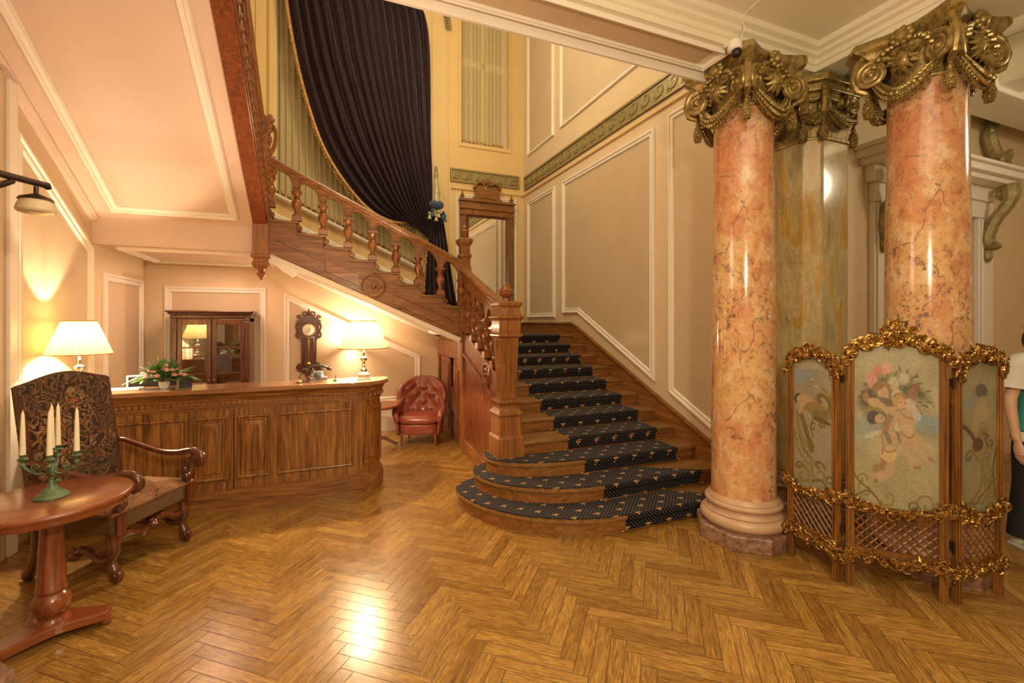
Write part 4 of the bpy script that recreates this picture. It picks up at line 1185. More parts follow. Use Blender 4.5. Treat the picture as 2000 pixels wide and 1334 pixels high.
# ================================================================ TABLE LAMPS
def table_lamp(x, y, z, rs, label, rz=0):
    t = thing('table_lamp', label, 'lamp', (x, y, z), rz, 'lit table lamps on the reception counter')
    m = MB()
    m.lathe([(.062,0),(.062,.012),(.05,.016),(.05,.04),(.056,.045),(.056,.055),(.038,.065),(.036,.08)], sq=True)
    for sx_ in (1,-1):
        for sy in (1,-1): m.ball((sx_*.052,sy*.052,.004), (.014,.014,.010))
    m.build('base', SILVER, t, angle=35, bevel=.002)
    MB().lathe([(.030,.08),(.034,.09),(.03,.105),(.014,.12),(.012,.135),(.020,.15),(.013,.165),(.018,.185),(.034,.205),(.036,.222),(.02,.232),(.010,.24),(.008,.27),(.013,.28),(.008,.29),(.006,.34)], seg=20).build('stem', SILVER, t)
    MB().lathe([(.016,.34),(.018,.36),(.016,.40),(.01,.41)], seg=12).build('socket', BRASS, t)
    rt = rs*.51; z0, z1 = .325, .605
    n = 160
    def fn(u, v):
        a = 2*PI*u; r = (rs*(1-v)+rt*v)
        r += .0035*(1 if int(u*n) % 4 < 2 else -1)*(.6+.4*(1-v))
        return (r*math.cos(a), r*math.sin(a), z0+(z1-z0)*v)
    MB().grid(n, 2, fn, closeu=True).build('lamp_shade', SHADE, t, smooth=False)
    m = MB()
    for r, zq in ((rs+.003,z0),(rt+.003,z1)): m.tube([(r*math.cos(2*PI*i/40), r*math.sin(2*PI*i/40), zq) for i in range(40)], .0045, 6, closed=True)
    m.tube([(0,0,.40),(0,0,z1+.01)], .002, 5); m.tube([(-rt,0,z1-.01),(rt,0,z1-.01)], .0018, 5); m.tube([(0,-rt,z1-.01),(0,rt,z1-.01)], .0018, 5)
    m.build('shade_trim', FRINGE, t)
    l = lamp('lamp_bulb_light', (x, y, z+.45), LP, (1.0, .74, .48), .016)
    return t
LP = 75
table_lamp(.37, 4.97, 1.10, .245, 'lit pleated table lamp at the rounded right end of the counter')
table_lamp(-1.925, 4.95, 1.10, .215, 'lit pleated table lamp by the left wall above the tall armchair')

# brass wall light hidden behind the right lamp
ws = thing('wall_sconce', 'small brass wall light on the rear wall half hidden behind the counter lamp', 'wall light', (.36, YB2, 1.40))
MB().box((-.04,-.02,-.07),(.04,0,.07)).build('backplate', BRASS, ws, bevel=.006)
m = MB(); m.tube([(0,-.01,-.02),(0,-.10,-.03),(0,-.15,.0)], .008, 8); m.build('arm', BRASS, ws)
MB().lathe([(.04,-.0),(.05,.02),(.055,.05)], (0,-.16,-.035), 20, cap=False).build('lamp_shade', SHADE, ws)
lamp('sconce_light', (.36, YB2-.16, 1.42), 55, (1.0, .74, .48), .03)
# ================================================================ THINGS ON THE COUNTER
ph = thing('telephone', 'old fashioned dark rotary telephone with handset on its cradle', 'telephone', (-.075, 4.95, 1.10), .25)
m = MB(); m.box((-.085,-.075,.0),(.085,.075,.012)); m.box((-.08,-.07,.012),(.08,.07,.05)); m.box((-.06,-.04,.05),(.06,.055,.105), t=(.018,.015))
m.build('body', SILVER, ph, bevel=.006)
m = MB(); m.lathe([(.045,0),(.045,.008),(.035,.012),(.02,.013),(.018,.018),(.001,.019)], (0,-.045,.062), 20, axis=(0,-.75,.66))
for k in range(10): m.lathe([(.0065,0),(.0065,.003)], Vector((0,-.052,.07))+Vector((.033*math.cos(k*.6),.033*.66*math.sin(k*.6),.033*.75*math.sin(k*.6))), 8, axis=(0,-.75,.66))
m.build('dial', BLACK, ph)
m = MB()
for s in (1,-1):
    m.tube([(s*.03,.0,.10),(s*.045,.0,.125),(s*.055,.01,.14)], [.009,.008,.006], 8); m.tube([(s*.03,.02,.10),(s*.045,.03,.125)], [.008,.007], 8)
m.build('cradle', BLACK, ph)
m = MB(); m.tube(bez([(-.10,0,.135),(-.05,0,.155),(0,0,.16),(.05,0,.155),(.10,0,.135)], 5), .012, 10)
for s in (1,-1): m.lathe([(.022,0),(.026,.012),(.026,.022),(.012,.032)], (s*.11,0,.108), 14, axis=(s*.35,0,1))
m.build('handset', BLACK, ph)
m = MB(); m.tube(bez([(-.12,0,.115),(-.16,.02,.05),(-.12,.06,.01),(-.07,.07,.02)], 8), .004, 6); m.build('cord', BLACK, ph)
bl = thing('desk_bell', 'small brass call bell on the counter left of the telephone', 'bell', (-.235, 4.90, 1.10))
MB().lathe([(.028,0),(.028,.006),(.024,.008)], seg=18).build('base', BLACK, bl)
MB().lathe([(.025,.009),(.023,.018),(.016,.027),(.006,.030),(.004,.036),(.001,.037)], seg=18).build('dome', BRASS, bl)
sg = thing('pen_holder', 'tiny dark pen stand on the counter between telephone and lamp', 'pen stand', (.09, 4.93, 1.10))
MB().lathe([(.018,0),(.018,.008),(.008,.012),(.006,.02)], seg=14).build('base', BLACK, sg)
m = MB(); m.tube([(0,0,.016),(.012,0,.06)], .003, 6); m.build('pen', BLACK, sg)
# flowers
fl = thing('flower_arrangement', 'bouquet of pink roses and broad green leaves in a small silver bowl', 'flowers', (-1.335, 4.95, 1.10))
MB().lathe([(.001,0),(.028,0),(.032,.004),(.036,.02),(.042,.045),(.040,.06),(.043,.066),(.036,.066),(.03,.05)], seg=20, cap=False).build('bowl', plain('white_porcelain', (.70,.74,.72), .2), fl)
random.seed(11)
m = MB()
def leaf(m, p, d, L, W, droop=.3):
    p = Vector(p); d = Vector(d).normalized(); s = d.cross(Vector((0,0,1))).normalized(); n = 7; vs = []
    for i in range(n):
        t = i/(n-1); w_ = W*math.sin(PI*min(1, t*.92+.06))**.8
        c = p+d*L*t+Vector((0,0,-droop*L*t*t)); vs += [c-s*w_+Vector((0,0,.15*w_)), c-Vector((0,0,.1*w_)), c+s*w_+Vector((0,0,.15*w_))]
    fs = []
    for i in range(n-1):
        for k in range(2): fs.append((i*3+k, i*3+k+1, i*3+3+k+1, i*3+3+k))
    m.add(vs, fs)
for i in range(46):
    a = random.uniform(0, 2*PI); e = random.uniform(.15, 1.4)
    d = (math.cos(a)*math.cos(e)*1.25, math.sin(a)*math.cos(e), math.sin(e))
    leaf(m, (0,0,.08), d, random.uniform(.19,.28), random.uniform(.026,.045), random.uniform(.05,.45))
for a in (-.2,.1,2.9,3.3,3.0): leaf(m, (0,0,.08), (math.cos(a),math.sin(a)*.6,.35), .30, .04, .4)
m.build('leaves', LEAF, fl, solid=.0015)
for i in range(22):
    a = i*2.4; r = .02+.105*math.sqrt(i/22)
    p = Vector((r*math.cos(a)*1.25, r*math.sin(a)*.9-.03, .235-r*.8+random.uniform(-.015,.02)))
    m = MB()
    for k in range(11):
        b = k*2.4; q = .0032*k
        m.ball(p+Vector((q*.4*math.cos(b), q*.4*math.sin(b), -.001*k)), (.009+.0007*k,.009+.0004*k,.013), 6, 4)
    m.tube([(0,0,.06), tuple(p)], .003, 4)
    m.build('rose', ROSE, fl)
m = MB()
for a in (2.7,3.1,3.5,.5): m.tube(bez([(0,0,.08),(.12*math.cos(a),.1*math.sin(a),.14),(.3*math.cos(a),.2*math.sin(a),.05)], 6), .002, 4)
m.build('grass_blades', LEAF, fl)
# monitor and papers
mo = thing('computer_monitor', 'slim grey computer screen standing behind the flowers on the desk', 'monitor', (-1.55, 5.42, .74), .35)
MB().box((-.2,-.012,.16),(.2,.012,.45)).build('screen_housing', plain('grey_plastic', (.32,.32,.36), .35), mo, bevel=.006)
MB().box((-.185,-.016,.175),(.185,-.012,.435)).build('screen', BLACK, mo, smooth=False)
m = MB(); m.box((-.09,-.07,0),(.09,.07,.012)); m.box((-.02,0,.01),(.02,.03,.2)); m.build('stand', BLACK, mo, smooth=False, bevel=.003)
o = MB().box((-.13,-.09,0),(.13,.09,.012)).build('paper_stack', PAPER, None, smooth=False, loc=(-1.64,4.97,1.10), rot=(0,0,.1)); tag(o, 'low stack of white paper on the counter left of the flowers', 'papers')
bk = thing('business_card_holder', 'small black card holder beside the flower bowl', 'card holder', (-1.19, 5.02, 1.10), .2)
MB().box((-.05,-.02,0),(.05,.02,.03)).build('holder', BLACK, bk, smooth=False, bevel=.003)
MB().box((-.045,-.004,.02),(.045,.006,.07)).build('cards', BLACK, bk, smooth=False)

# ================================================================ BOOKCASE
bc = thing('glazed_bookcase', 'dark wooden bookcase with two glazed doors against the rear wall', 'bookcase', (-1.35, 6.86, 0))
W2, Dp, H = .43, .36, 1.85
m = MB(); m.box((-W2,0.03,.0),(-W2+.025,Dp,1.74)); m.box((W2-.025,.03,0),(W2,Dp,1.74)); m.box((-W2,Dp-.015,0),(W2,Dp,1.74)); m.box((-W2,.03,.06),(W2,Dp,.09)); m.box((-W2,.03,1.70),(W2,Dp,1.74))
for z in (.5,.9,1.28): m.box((-W2+.02,.05,z),(W2-.02,Dp-.02,z+.02))
m.build('carcass', WALN, bc, smooth=False)
m = MB(); m.box((-W2-.015,0,1.74),(W2+.015,Dp,1.79)); m.box((-W2-.035,-.02,1.79),(W2+.035,Dp,1.815)); m.box((-W2-.055,-.04,1.815),(W2+.055,Dp,1.84)); m.build('cornice', WALN, bc, smooth=False, bevel=.008)
m = MB(); m.box((-W2-.02,-.0,0),(W2+.02,Dp,.10)); m.build('plinth', WALN, bc, smooth=False, bevel=.006)
for s in (-1,1):
    m = MB(); m.box((s*(W2-.03)-.028,-.01,.1),(s*(W2-.03)+.028,.03,1.74)); m.box((s*(W2-.03)-.034,-.018,1.60),(s*(W2-.03)+.034,-.005,1.70)); m.build('pilaster', WALN, bc, smooth=False, bevel=.004)
    x0, x1 = (s*.005, s*(W2-.062)); a, b = min(x0,x1), max(x0,x1)
    m = MB(); f = .05
    m.box((a,.0,.10),(a+f,.028,1.73)); m.box((b-f,.0,.10),(b,.028,1.73)); m.box((a+f,.001,.10),(b-f,.027,.17)); m.box((a+f,.001,1.66),(b-f,.027,1.73)); m.box((a+f,.001,.62),(b-f,.027,.68))
    for z in (1.02,1.36): m.box((a+f,.004,z),(b-f,.024,z+.018))
    m.box((a+f,.012,.17),(b-f,.022,.62))
    d = m.build('door', WALN, bc, smooth=False, bevel=.004)
    MB().box((a+f,.012,.68),(b-f,.015,1.66)).build('pane', GLASS, d, smooth=False)
    MB().ball((s*.03,-.012,.95), .010).build('knob', BRASS, d)

# ================================================================ WALL CLOCK
ck = thing('wall_clock', 'carved pendulum wall clock with round white dial hanging on the rear wall', 'clock', (-.22, 7.255, .88))
WY = lambda u, v, h: (u, h, v)
def sym(p): return p+[(-x, z) for x, z in reversed(p)]
m = MB(); m.prism(sym([(.0,.0),(.03,.02),(.05,.08),(.11,.10),(.13,.15),(.12,.20),(.10,.25),(.105,.55),(.14,.60),(.14,.78),(.13,.82),(.0,.82)])[::-1], -.10, 0, WY)
m.build('case', WALN, ck, smooth=False, bevel=.006)
m = MB(); m.prism(sym([(0,.80),(.155,.80),(.165,.83),(.12,.86),(.06,.89),(0,.90)])[::-1], -.125, 0, WY)
for s in (1,-1):
    m.tube(spiral((s*.055,-.07,.925), .045, .01, 1.2, (-s,0,0), (0,0,1), -.8, 18), .013, 6)
    m.tube(spiral((s*.125,-.07,.885), .03, .008, 1.1, (s,0,0), (0,0,1), -.5, 14), .012, 6)
    m.tube(bez([(s*.15,-.09,.80),(s*.165,-.09,.74),(s*.15,-.09,.68),(s*.165,-.09,.62),(s*.13,-.09,.58)], 4), .016, 6)
m.lathe([(.02,.88),(.012,.91),(.022,.93),(.012,.95),(.018,.965),(.004,1.01)], (0,-.07,0), 12)
m.tube(bez([(-.12,-.09,.22),(-.15,-.09,.16),(-.11,-.09,.10)], 4), .018, 6); m.tube(bez([(.12,-.09,.22),(.15,-.09,.16),(.11,-.09,.10)], 4), .018, 6)
m.build('carved_crest', WALN, ck)
MB().lathe([(.082,0),(.082,.01),(.076,.014),(.001,.014)], (0,-.101,.70), 32, axis=(0,-1,0)).build('dial', plain('ivory_enamel', (.80,.76,.68), .35), ck)
m = MB()
for k in range(12):
    a = k*PI/6; c, s_ = math.cos(a), math.sin(a); m.tube([(.058*s_,-.117,.70+.058*c),(.072*s_,-.117,.70+.072*c)], .0022, 4)
m.tube([(.082*math.cos(i*PI/16),-.112,.70+.082*math.sin(i*PI/16)) for i in range(32)], .005, 6, closed=True)
m.tube([(.03*math.cos(i*PI/12),-.116,.70+.03*math.sin(i*PI/12)) for i in range(24)], .0015, 4, closed=True)
m.build('numeral_ring', BRASS, ck)
m = MB(); m.tube([(0,-.119,.70),(.022,-.119,.735)], [.003,.001], 4); m.tube([(0,-.119,.70),(-.02,-.119,.65)], [.0025,.001], 4); m.build('hands', BLACK, ck)
m = MB(); m.tube([(0,-.108,.60),(0,-.108,.24)], .003, 5); m.lathe([(.028,0),(.028,.006),(.001,.012)], (0,-.106,.21), 20, axis=(0,-1,0)); m.build('pendulum', BRASS, ck)
m = MB(); m.sweep([(-.075,-.10,.17),(.075,-.10,.17),(.075,-.10,.60),(-.075,-.10,.60)], (0,-1,0), [(0,0),(0,.01),(.012,.012),(.016,0)]); m.build('door_moulding', WALN, ck)
# ================================================================ TALL TAPESTRY ARMCHAIR (faces +x,-y)
ca = thing('tapestry_armchair', 'high-backed carved walnut armchair upholstered in dark floral tapestry', 'chair', (-1.375, 4.08, 0), math.radians(-26.6))
# local frame: +x is the front, y to the chair's left, seat .60 deep, .56 wide at the feet
HW = .285; XF = .27; XB_ = -.30
def scrollleg(m, x, y, zt, s=1):
    q = bez([(x-.02,y,zt),(x-.015,y,zt-.10),(x-.005,y,zt-.19),(x-.02,y,zt-.27),(x+.0,y,zt-.34),(x+.03,y,zt-.385)], 6)
    r = [.034,.036,.038,.038,.034,.030]*6
    m.tube(q, [.036-.010*i/len(q)+.006*math.sin(i*.6) for i in range(len(q))], 10)
    m.tube(spiral((x+.012,y,.052), .034, .010, 1.5, (1,0,0), (0,0,1), PI*.5, 24), [.022]*25, 8)
    m.lathe([(.020,-.03),(.026,0),(.020,.03)], (x+.012,y,.052), 12, axis=(0,1,0))
for s in (-1, 1):
    m = MB(); scrollleg(m, XF, s*HW, .42)
    m.box((XF-.04,s*HW-.03,.32),(XF+.045,s*HW+.038+(.02 if s>0 else 0),.445))
    m.tube(bez([(XF-.02,s*HW-.03,.46),(XF+.0,s*HW,.40),(XF-.01,s*HW+.0,.34)], 5), .04, 8)
    m.build('leg', CHAIRW, ca)
    m = MB(); q = bez([(XB_+.02,s*HW,.42),(XB_+.03,s*HW,.30),(XB_+.015,s*HW,.16),(XB_-.03,s*HW,.05),(XB_-.06,s*HW,.02)], 6)
    m.tube(q, [.036]*(len(q)-3)+[.034,.03,.024], 10); m.tube(spiral((XB_-.035,s*HW,.045), .03, .010, 1.3, (-1,0,0), (0,0,1), PI*.5, 20), .018, 8)
    m.build('leg', CHAIRW, ca)
# rails hidden under upholstery
MB().box((XB_-.02,-HW-.01,.36),(XF-.02,HW+.01,.42)).build('seat_rail', CHAIRW, ca, smooth=False, bevel=.006)
def cushion(nx, ny, fn): 
    m = MB(); m.grid(nx, ny, fn); return m
def box_cushion(x0, x1, y0, y1, z0, z1, dome, n=14):
    m = MB(); vs = []; fs = []
    def P(u, v):
        e = max(0, 1-abs(2*u-1)**4)*max(0, 1-abs(2*v-1)**4)
        return (x0+(x1-x0)*u, y0+(y1-y0)*v, z1+dome*e)
    g = [[P(i/n, j/n) for i in range(n+1)] for j in range(n+1)]
    m.grid(n+1, n+1, lambda u, v: P(u, v))
    ring = [(i,0) for i in range(n)]+[(n,j) for j in range(n)]+[(n-i,n) for i in range(n)]+[(0,n-j) for j in range(n)]
    top = [g[j][i] for i, j in ring]; bot = [(x, y, z0) for x, y, z in top]; k = len(top)
    m.add(top+bot, [(a,(a+1)%k,(a+1)%k+k,a+k) for a in range(k)]+[tuple(range(k,2*k))])
    return m
o = box_cushion(XB_+.03, XF+.035, -HW-.055, HW+.055, .45, .465, .065).build('seat_cushion', TAP2, ca)
m = MB(); m.box((XB_+.03,-HW-.055,.34),(XF+.03,HW+.055,.455)); m.build('seat_side_cover', OLIVEV, ca, smooth=False, bevel=.012)
# back: leaning, arched top
def bk_pt(u, v, d):
    hw = .315-.005*v; y = -hw+2*hw*u
    z0 = .50; z1 = 1.265+.065*max(0, math.sin(PI*u))**1.3
    z = z0+(z1-z0)*v; x = -.255-.155*(z-.45)+d
    return (x, y, z)
m = MB(); n = 20
def bump_(u, v): return .022*(max(0, 1-abs(2*u-1)**5)*max(0, 1-abs(2*v-1)**5))
m.grid(n, n, lambda u, v: bk_pt(u, v, .0+bump_(u, v))); 
ring = [(i/19,0) for i in range(19)]+[(1,j/19) for j in range(19)]+[(1-i/19,1) for i in range(19)]+[(0,1-j/19) for j in range(19)]
a = [bk_pt(u,v,0) for u,v in ring]; b = [bk_pt(u,v,-.055) for u,v in ring]; k = len(a)
m.add(a+b, [(i,(i+1)%k,(i+1)%k+k,i+k) for i in range(k)]+[tuple(range(k,2*k))])
m.build('backrest', TAP, ca)
m = MB()
for q in (0,1):
    m.tube([bk_pt(q, v/10, -.028) for v in range(11)], .012, 6)
m.tube([bk_pt(u/16, 1, -.028) for u in range(17)], .012, 6); m.build('braid_trim', FRINGE if False else OLIVEV, ca)
for s in (-1,1): MB().tube([(-.27,s*.28,.40),(-.285,s*.29,.60),(-.335,s*.295,.9),(-.385,s*.295,1.2)], .02, 8).build('back_post', CHAIRW, ca)
for s in (-1, 1):
    m = MB(); V = lambda x, y, z: (x, s*y, z)
    q = bez([V(-.33,.30,.77),V(-.26,.31,.775),V(-.12,.31,.735),V(.07,.30,.69),V(.22,.285,.69),V(.34,.275,.71),V(.415,.27,.68),V(.425,.27,.63),V(.385,.27,.605)], 6)
    m.tube(q, [.019+.012*min(1, i/30) for i in range(len(q))], 12, flat=.85)
    m.lathe([(.026,-.034),(.036,-.028),(.040,0),(.036,.028),(.026,.034)], (.388,s*.27,.652), 16, axis=(0,1,0))
    m.tube(spiral((.388,s*.27,.652), .045, .012, 1.4, (1,0,0), (0,0,1), PI/2, 22), .016, 8)
    m.build('arm', CHAIRW, ca)
    m = MB(); q = bez([V(.345,.27,.645),V(.30,.27,.60),V(.28,.27,.55),V(.30,.27,.51),V(.29,.28,.47),V(.26,.28,.42)], 6)
    m.tube(q, [.026+.008*math.sin(i*.45) for i in range(len(q))], 10)
    m.ball(V(.295,.27,.57), (.028,.033,.04)); m.ball(V(.29,.28,.49), (.033,.033,.035)); m.build('arm_support', CHAIRW, ca)
m = MB()
def stretch(m, a, b, n=5):
    a = Vector(a); b = Vector(b); q = []
    for i in range(41):
        t = i/40; q.append(a.lerp(b, t)+Vector((0,0,.028*math.sin(t*PI*4)+.01*math.sin(t*PI))))
    m.tube(q, [.020+.008*abs(math.sin(i/40*PI*4)) for i in range(41)], 8)
    c = a.lerp(b, .5); m.ball(c, (.045,.045,.035)); m.ball(c+Vector((0,0,.03)), .02)
stretch(m, (XF-.01,-HW,.26), (XF-.01,HW,.26)); m.build('front_stretcher', CHAIRW, ca)
for s in (-1,1):
    m = MB(); stretch(m, (XB_+.02,s*HW,.17), (XF-.02,s*HW,.17)); m.build('side_stretcher', CHAIRW, ca)

# ================================================================ ROUND TABLE + CANDELABRUM
tx, ty = -1.375, 3.235
rt_ = thing('round_table', 'small round polished mahogany pedestal table on a three-cornered foot', 'table', (tx, ty, 0))
MB().lathe([(.0,.675),(.30,.675),(.322,.685),(.329,.70),(.329,.715),(.342,.722),(.346,.735),(.341,.745),(.331,.748),(.0,.748)], seg=72, cap=False).build('tabletop', MAHO, rt_)
MB().lathe([(.10,.675),(.075,.66),(.05,.645),(.047,.60),(.062,.27),(.068,.262),(.068,.25),(.058,.243),(.055,.235),(.075,.215),(.083,.185),(.078,.15),(.062,.125),(.05,.115),(.072,.108),(.078,.095),(.085,.08),(.085,.07)], seg=32).build('pedestal', MAHZ, rt_)
base_pts = []
tips = [Vector((math.cos(a), math.sin(a)))*.25 for a in (math.radians(2), math.radians(122), math.radians(238))]
for i in range(3):
    a = tips[i]; b = tips[(i+1) % 3]; da = a.normalized(); pa = Vector((-da.y, da.x)); db = b.normalized(); pb = Vector((-db.y, db.x))
    s0 = a+pa*.04; s1 = b-pb*.04
    for k in range(11):
        t = k/10; q = s0.lerp(s1, t); q = q*(1-.30*math.sin(PI*t)); base_pts.append((q.x, q.y))
m = MB(); m.prism(base_pts, .035, .085); m.build('base', MAHO, rt_, smooth=False, bevel=.008)
for t in tips: MB().lathe([(.016,0),(.028,.008),(.032,.018),(.026,.036)], (t.x*.92,t.y*.92,0), 16).build('bun_foot', MAHZ, rt_)
cn = thing('candelabrum', 'green patinated candelabrum with curling arms on the round table', 'candelabrum', (-1.375, 3.235, .748))
MB().lathe([(.0,.0),(.074,.0),(.076,.008),(.068,.018),(.050,.028),(.034,.044),(.020,.064),(.010,.084),(.008,.095),(.013,.10),(.010,.106),(.018,.12),(.024,.14),(.023,.165),(.012,.178),(.009,.185),(.014,.192),(.018,.2)], seg=28, cap=False).build('base', VERDI, cn)
R3 = Vector((CY, -SY, 0)); F3 = Vector((SY, CY, 0))
cd = [(R3*0, .262), (R3*-.125+F3*-.03, .232), (R3*.108+F3*.03, .238), (R3*-.085+F3*.12, .245), (R3*.065+F3*-.075, .244)]
for k, (p, z) in enumerate(cd):
    m = MB()
    if k:
        d = p.normalized()
        m.tube(bez([(0,0,.15), tuple(p*.30+Vector((0,0,.125))), tuple(p*.62+Vector((0,0,.135))), tuple(p*.92+Vector((0,0,.165))), tuple(p+Vector((0,0,z-.03)))], 6), .0055, 8)
        m.tube(spiral(tuple(p*.55+Vector((0,0,.165))), .022, .006, 1.3, d, (0,0,1), -PI/2, 18), .004, 6)
        m.ball(p+Vector((0,0,z-.055)), (.012,.012,.015))
    m.lathe([(.006,z-.035),(.022,z-.022),(.024,z-.018),(.010,z-.012),(.012,z),(.016,z+.005)], (p.x,p.y,0), 14)
    if k == 0: m.tube([(0,0,.19),(0,0,z-.02)], .008, 8)
    m.build('arm' if k else 'central_socket', VERDI, cn)
    if k == 3: MB().lathe([(.004,-.02),(.016,-.01),(.006,.0)], (-p.x*.9,-p.y*.1,.10), 8).build('drop', VERDI, cn)
names = ['cream candle on the central stem of the candelabrum, tallest of the five', 'cream candle on the left arm of the candelabrum', 'cream candle on the right arm of the candelabrum', 'cream candle on the rear arm, just right of the central candle', 'cream candle on the front arm of the candelabrum, nearest the viewer']
for k, (p, z) in enumerate(cd):
    h = .235
    m = MB(); m.lathe([(.0135,0),(.0125,.02),(.010,h*.6),(.007,h-.02),(.003,h-.004),(.0015,h)], seg=14); m.tube([(0,0,h-.002),(.001,0,h+.008)], .0012, 5)
    o = m.build('candle', CANDLE, None, loc=(-1.375+p.x, 3.235+p.y, .748+z+.005)); tag(o, names[k], 'candle', 'cream candles in the candelabrum')

# ================================================================ WALL BRACKET LAMP (left edge)
bl_ = thing('bracket_lamp', 'dark bronze wall bracket holding a downturned frosted glass shade at the left edge', 'lamp', (-1.72, 2.62, 2.43))
d = (Vector((-1.41,3.17,0))-Vector((-1.72,2.62,0))); L = d.length; d.normalize()
m = MB(); m.tube([tuple(d*.20),tuple(d*(L+.02)),tuple(d*(L+.05)),tuple(d*(L+.062)+Vector((0,0,-.015)))], [.020,.017,.020,.012], 10)
m.tube(bez([tuple(d*.215+Vector((0,0,-.26))),tuple(d*.32+Vector((0,0,-.19))),tuple(d*.38+Vector((0,0,-.10))),tuple(d*.45+Vector((0,0,-.075))),tuple(d*.53+Vector((0,0,-.02)))], 6), .014, 8)
for t in (.35,.41,.47): m.ball(d*t+Vector((0,0,-.10+(t-.38)*.55)), .018)
m.lathe([(.05,0),(.05,.02)], tuple(d*.205), 14, axis=tuple(d)); m.build('bracket_arm', IRON, bl_)
c = d*(L-.0)+Vector((0,0,-.02))
MB().lathe([(.01,0),(.01,-.035),(.03,-.045),(.065,-.06),(.072,-.072),(.066,-.074)], tuple(c), 24).build('shade_cap', IRON, bl_)
MB().lathe([(.062,-.070),(.075,-.10),(.080,-.125),(.074,-.135),(.04,-.145),(.001,-.148)], tuple(c), 28, cap=False).build('glass_shade', FROST, bl_)

# ================================================================ RED LEATHER ARMCHAIR
ra = thing('leather_armchair', 'oxblood leather tub armchair with buttoned round back on short wooden legs', 'chair', (1.25, 6.45, 0), math.radians(-18.9))
# local: front is -y
def tuft(u, v, nu=5, nv=5):
    a = u*nu; b = v*nv
    return abs(math.sin(PI*(a+b)/2))*abs(math.sin(PI*(a-b)/2))
def wback(v):
    return .215+.105*math.sin(PI/2*min(1, v/.5)) if v < .55 else .32*max(.02, 1-((v-.55)/.45)**2.6)**.5
def backf(u, v, off=0):
    x = (2*u-1)*wback(v); z = .34+.52*v
    y = .245+.11*v-1.5*x*x-off
    return Vector((x, y, z))
def inner(u, v):
    e = min(1, 4*min(u, 1-u))*min(1, 4*(1-v)) 
    return backf(u, v, .045+.045*tuft(u, v, 6, 5)*e)
def outer(u, v): return backf(u, v, -.03)
m = MB(); m.grid(49, 41, inner); m.grid(25, 21, outer)
rim = [backf(0, j/16) for j in range(16)]+[backf(0, .94+.06*j/6) for j in range(6)]+[backf(i/10, 1) for i in range(11)]+[backf(1, 1-.06*j/6) for j in range(6)]+[backf(1, 1-(j+1)/16) for j in range(16)]
m.tube(rim, .042, 10)
m.build('backrest', LEATHER, ra)
for s in (-1,1):
    m = MB(); P_ = [(s*.235,.20,.16),(s*.29,.05,.16),(s*.285,-.20,.16),(s*.26,-.27,.16)]; Q_ = [(s*.27,.16,.58),(s*.315,.02,.52),(s*.325,-.18,.47),(s*.29,-.27,.44)]
    A = bez(P_, 5); B2 = bez(Q_, 5); n = len(A)
    m.grid(n, 6, lambda u, v: A[round(u*(n-1))].lerp(B2[round(u*(n-1))], v)); m.build('arm_side', LEATHER, ra, solid=.035)
for j in range(1, 4):
    for i in range(1, 16):
        if (i+j) % 2: continue
        if j > 3 or not (.1 < i/16 < .9): continue
        MB().ball(backf(i/16, j/5+.1, .055), .008, 6, 4).build('button', LEATHER, ra)
for s in (-1,1):
    m = MB(); m.tube(bez([(s*.27,.16,.58),(s*.315,.02,.53),(s*.33,-.16,.485),(s*.305,-.265,.44),(s*.28,-.275,.34)], 6), [.042]*24+[.034], 10); m.build('arm_roll', LEATHER, ra)
sp_ = [(x*.285, -.0+y*.30) for x, y in [(math.copysign(abs(math.cos(a))**.6, math.cos(a)), math.copysign(abs(math.sin(a))**.6, math.sin(a))) for a in [2*PI*i/32 for i in range(32)]]]
m = MB(); m.prism(sp_, .17, .30); m.build('seat_base', LEATHER, ra, angle=60, bevel=.012)
vs = []; m = MB()
for s, z in ((.97,.305),(1.03,.33),(1.03,.37),(.96,.40),(.7,.415),(.3,.42)): vs += [(x*s, y*s-.01, z) for x, y in sp_]
n = 32; m.add(vs, [(j*n+i,j*n+(i+1)%n,(j+1)*n+(i+1)%n,(j+1)*n+i) for j in range(5) for i in range(n)]+[tuple(reversed(range(n))), tuple(range(5*n,6*n))])
m.build('seat_cushion', LEATHER, ra, angle=60)
for x, y in ((-.23,-.23),(.23,-.23),(-.20,.22),(.20,.22)):
    MB().lathe([(.012,0),(.014,.03),(.012,.035),(.022,.12),(.026,.18)], (x,y,0), 12).build('leg', REDOAK, ra)

# small side table behind the counter end
s2 = thing('side_table', 'small dark round side table half hidden behind the counter end', 'table', (.64, 6.35, 0))
MB().lathe([(.0,.55),(.26,.55),(.29,.56),(.30,.575),(.29,.59),(.0,.595)], seg=40, cap=False).build('tabletop', MAHO, s2)
MB().lathe([(.05,.55),(.03,.50),(.025,.40),(.045,.30),(.03,.20),(.05,.12)], seg=20).build('pedestal', WALN, s2)
for k in range(3):
    a = math.radians(0+120*k); dd = Vector((math.cos(a), math.sin(a), 0))
    m = MB(); m.tube([tuple(Vector(p)) for p in (dd*.03+Vector((0,0,.14)), dd*.12+Vector((0,0,.12)), dd*.22+Vector((0,0,.05)), dd*.27+Vector((0,0,.028)))], [.025,.022,.02,.026], 8); m.build('foot', WALN, s2)

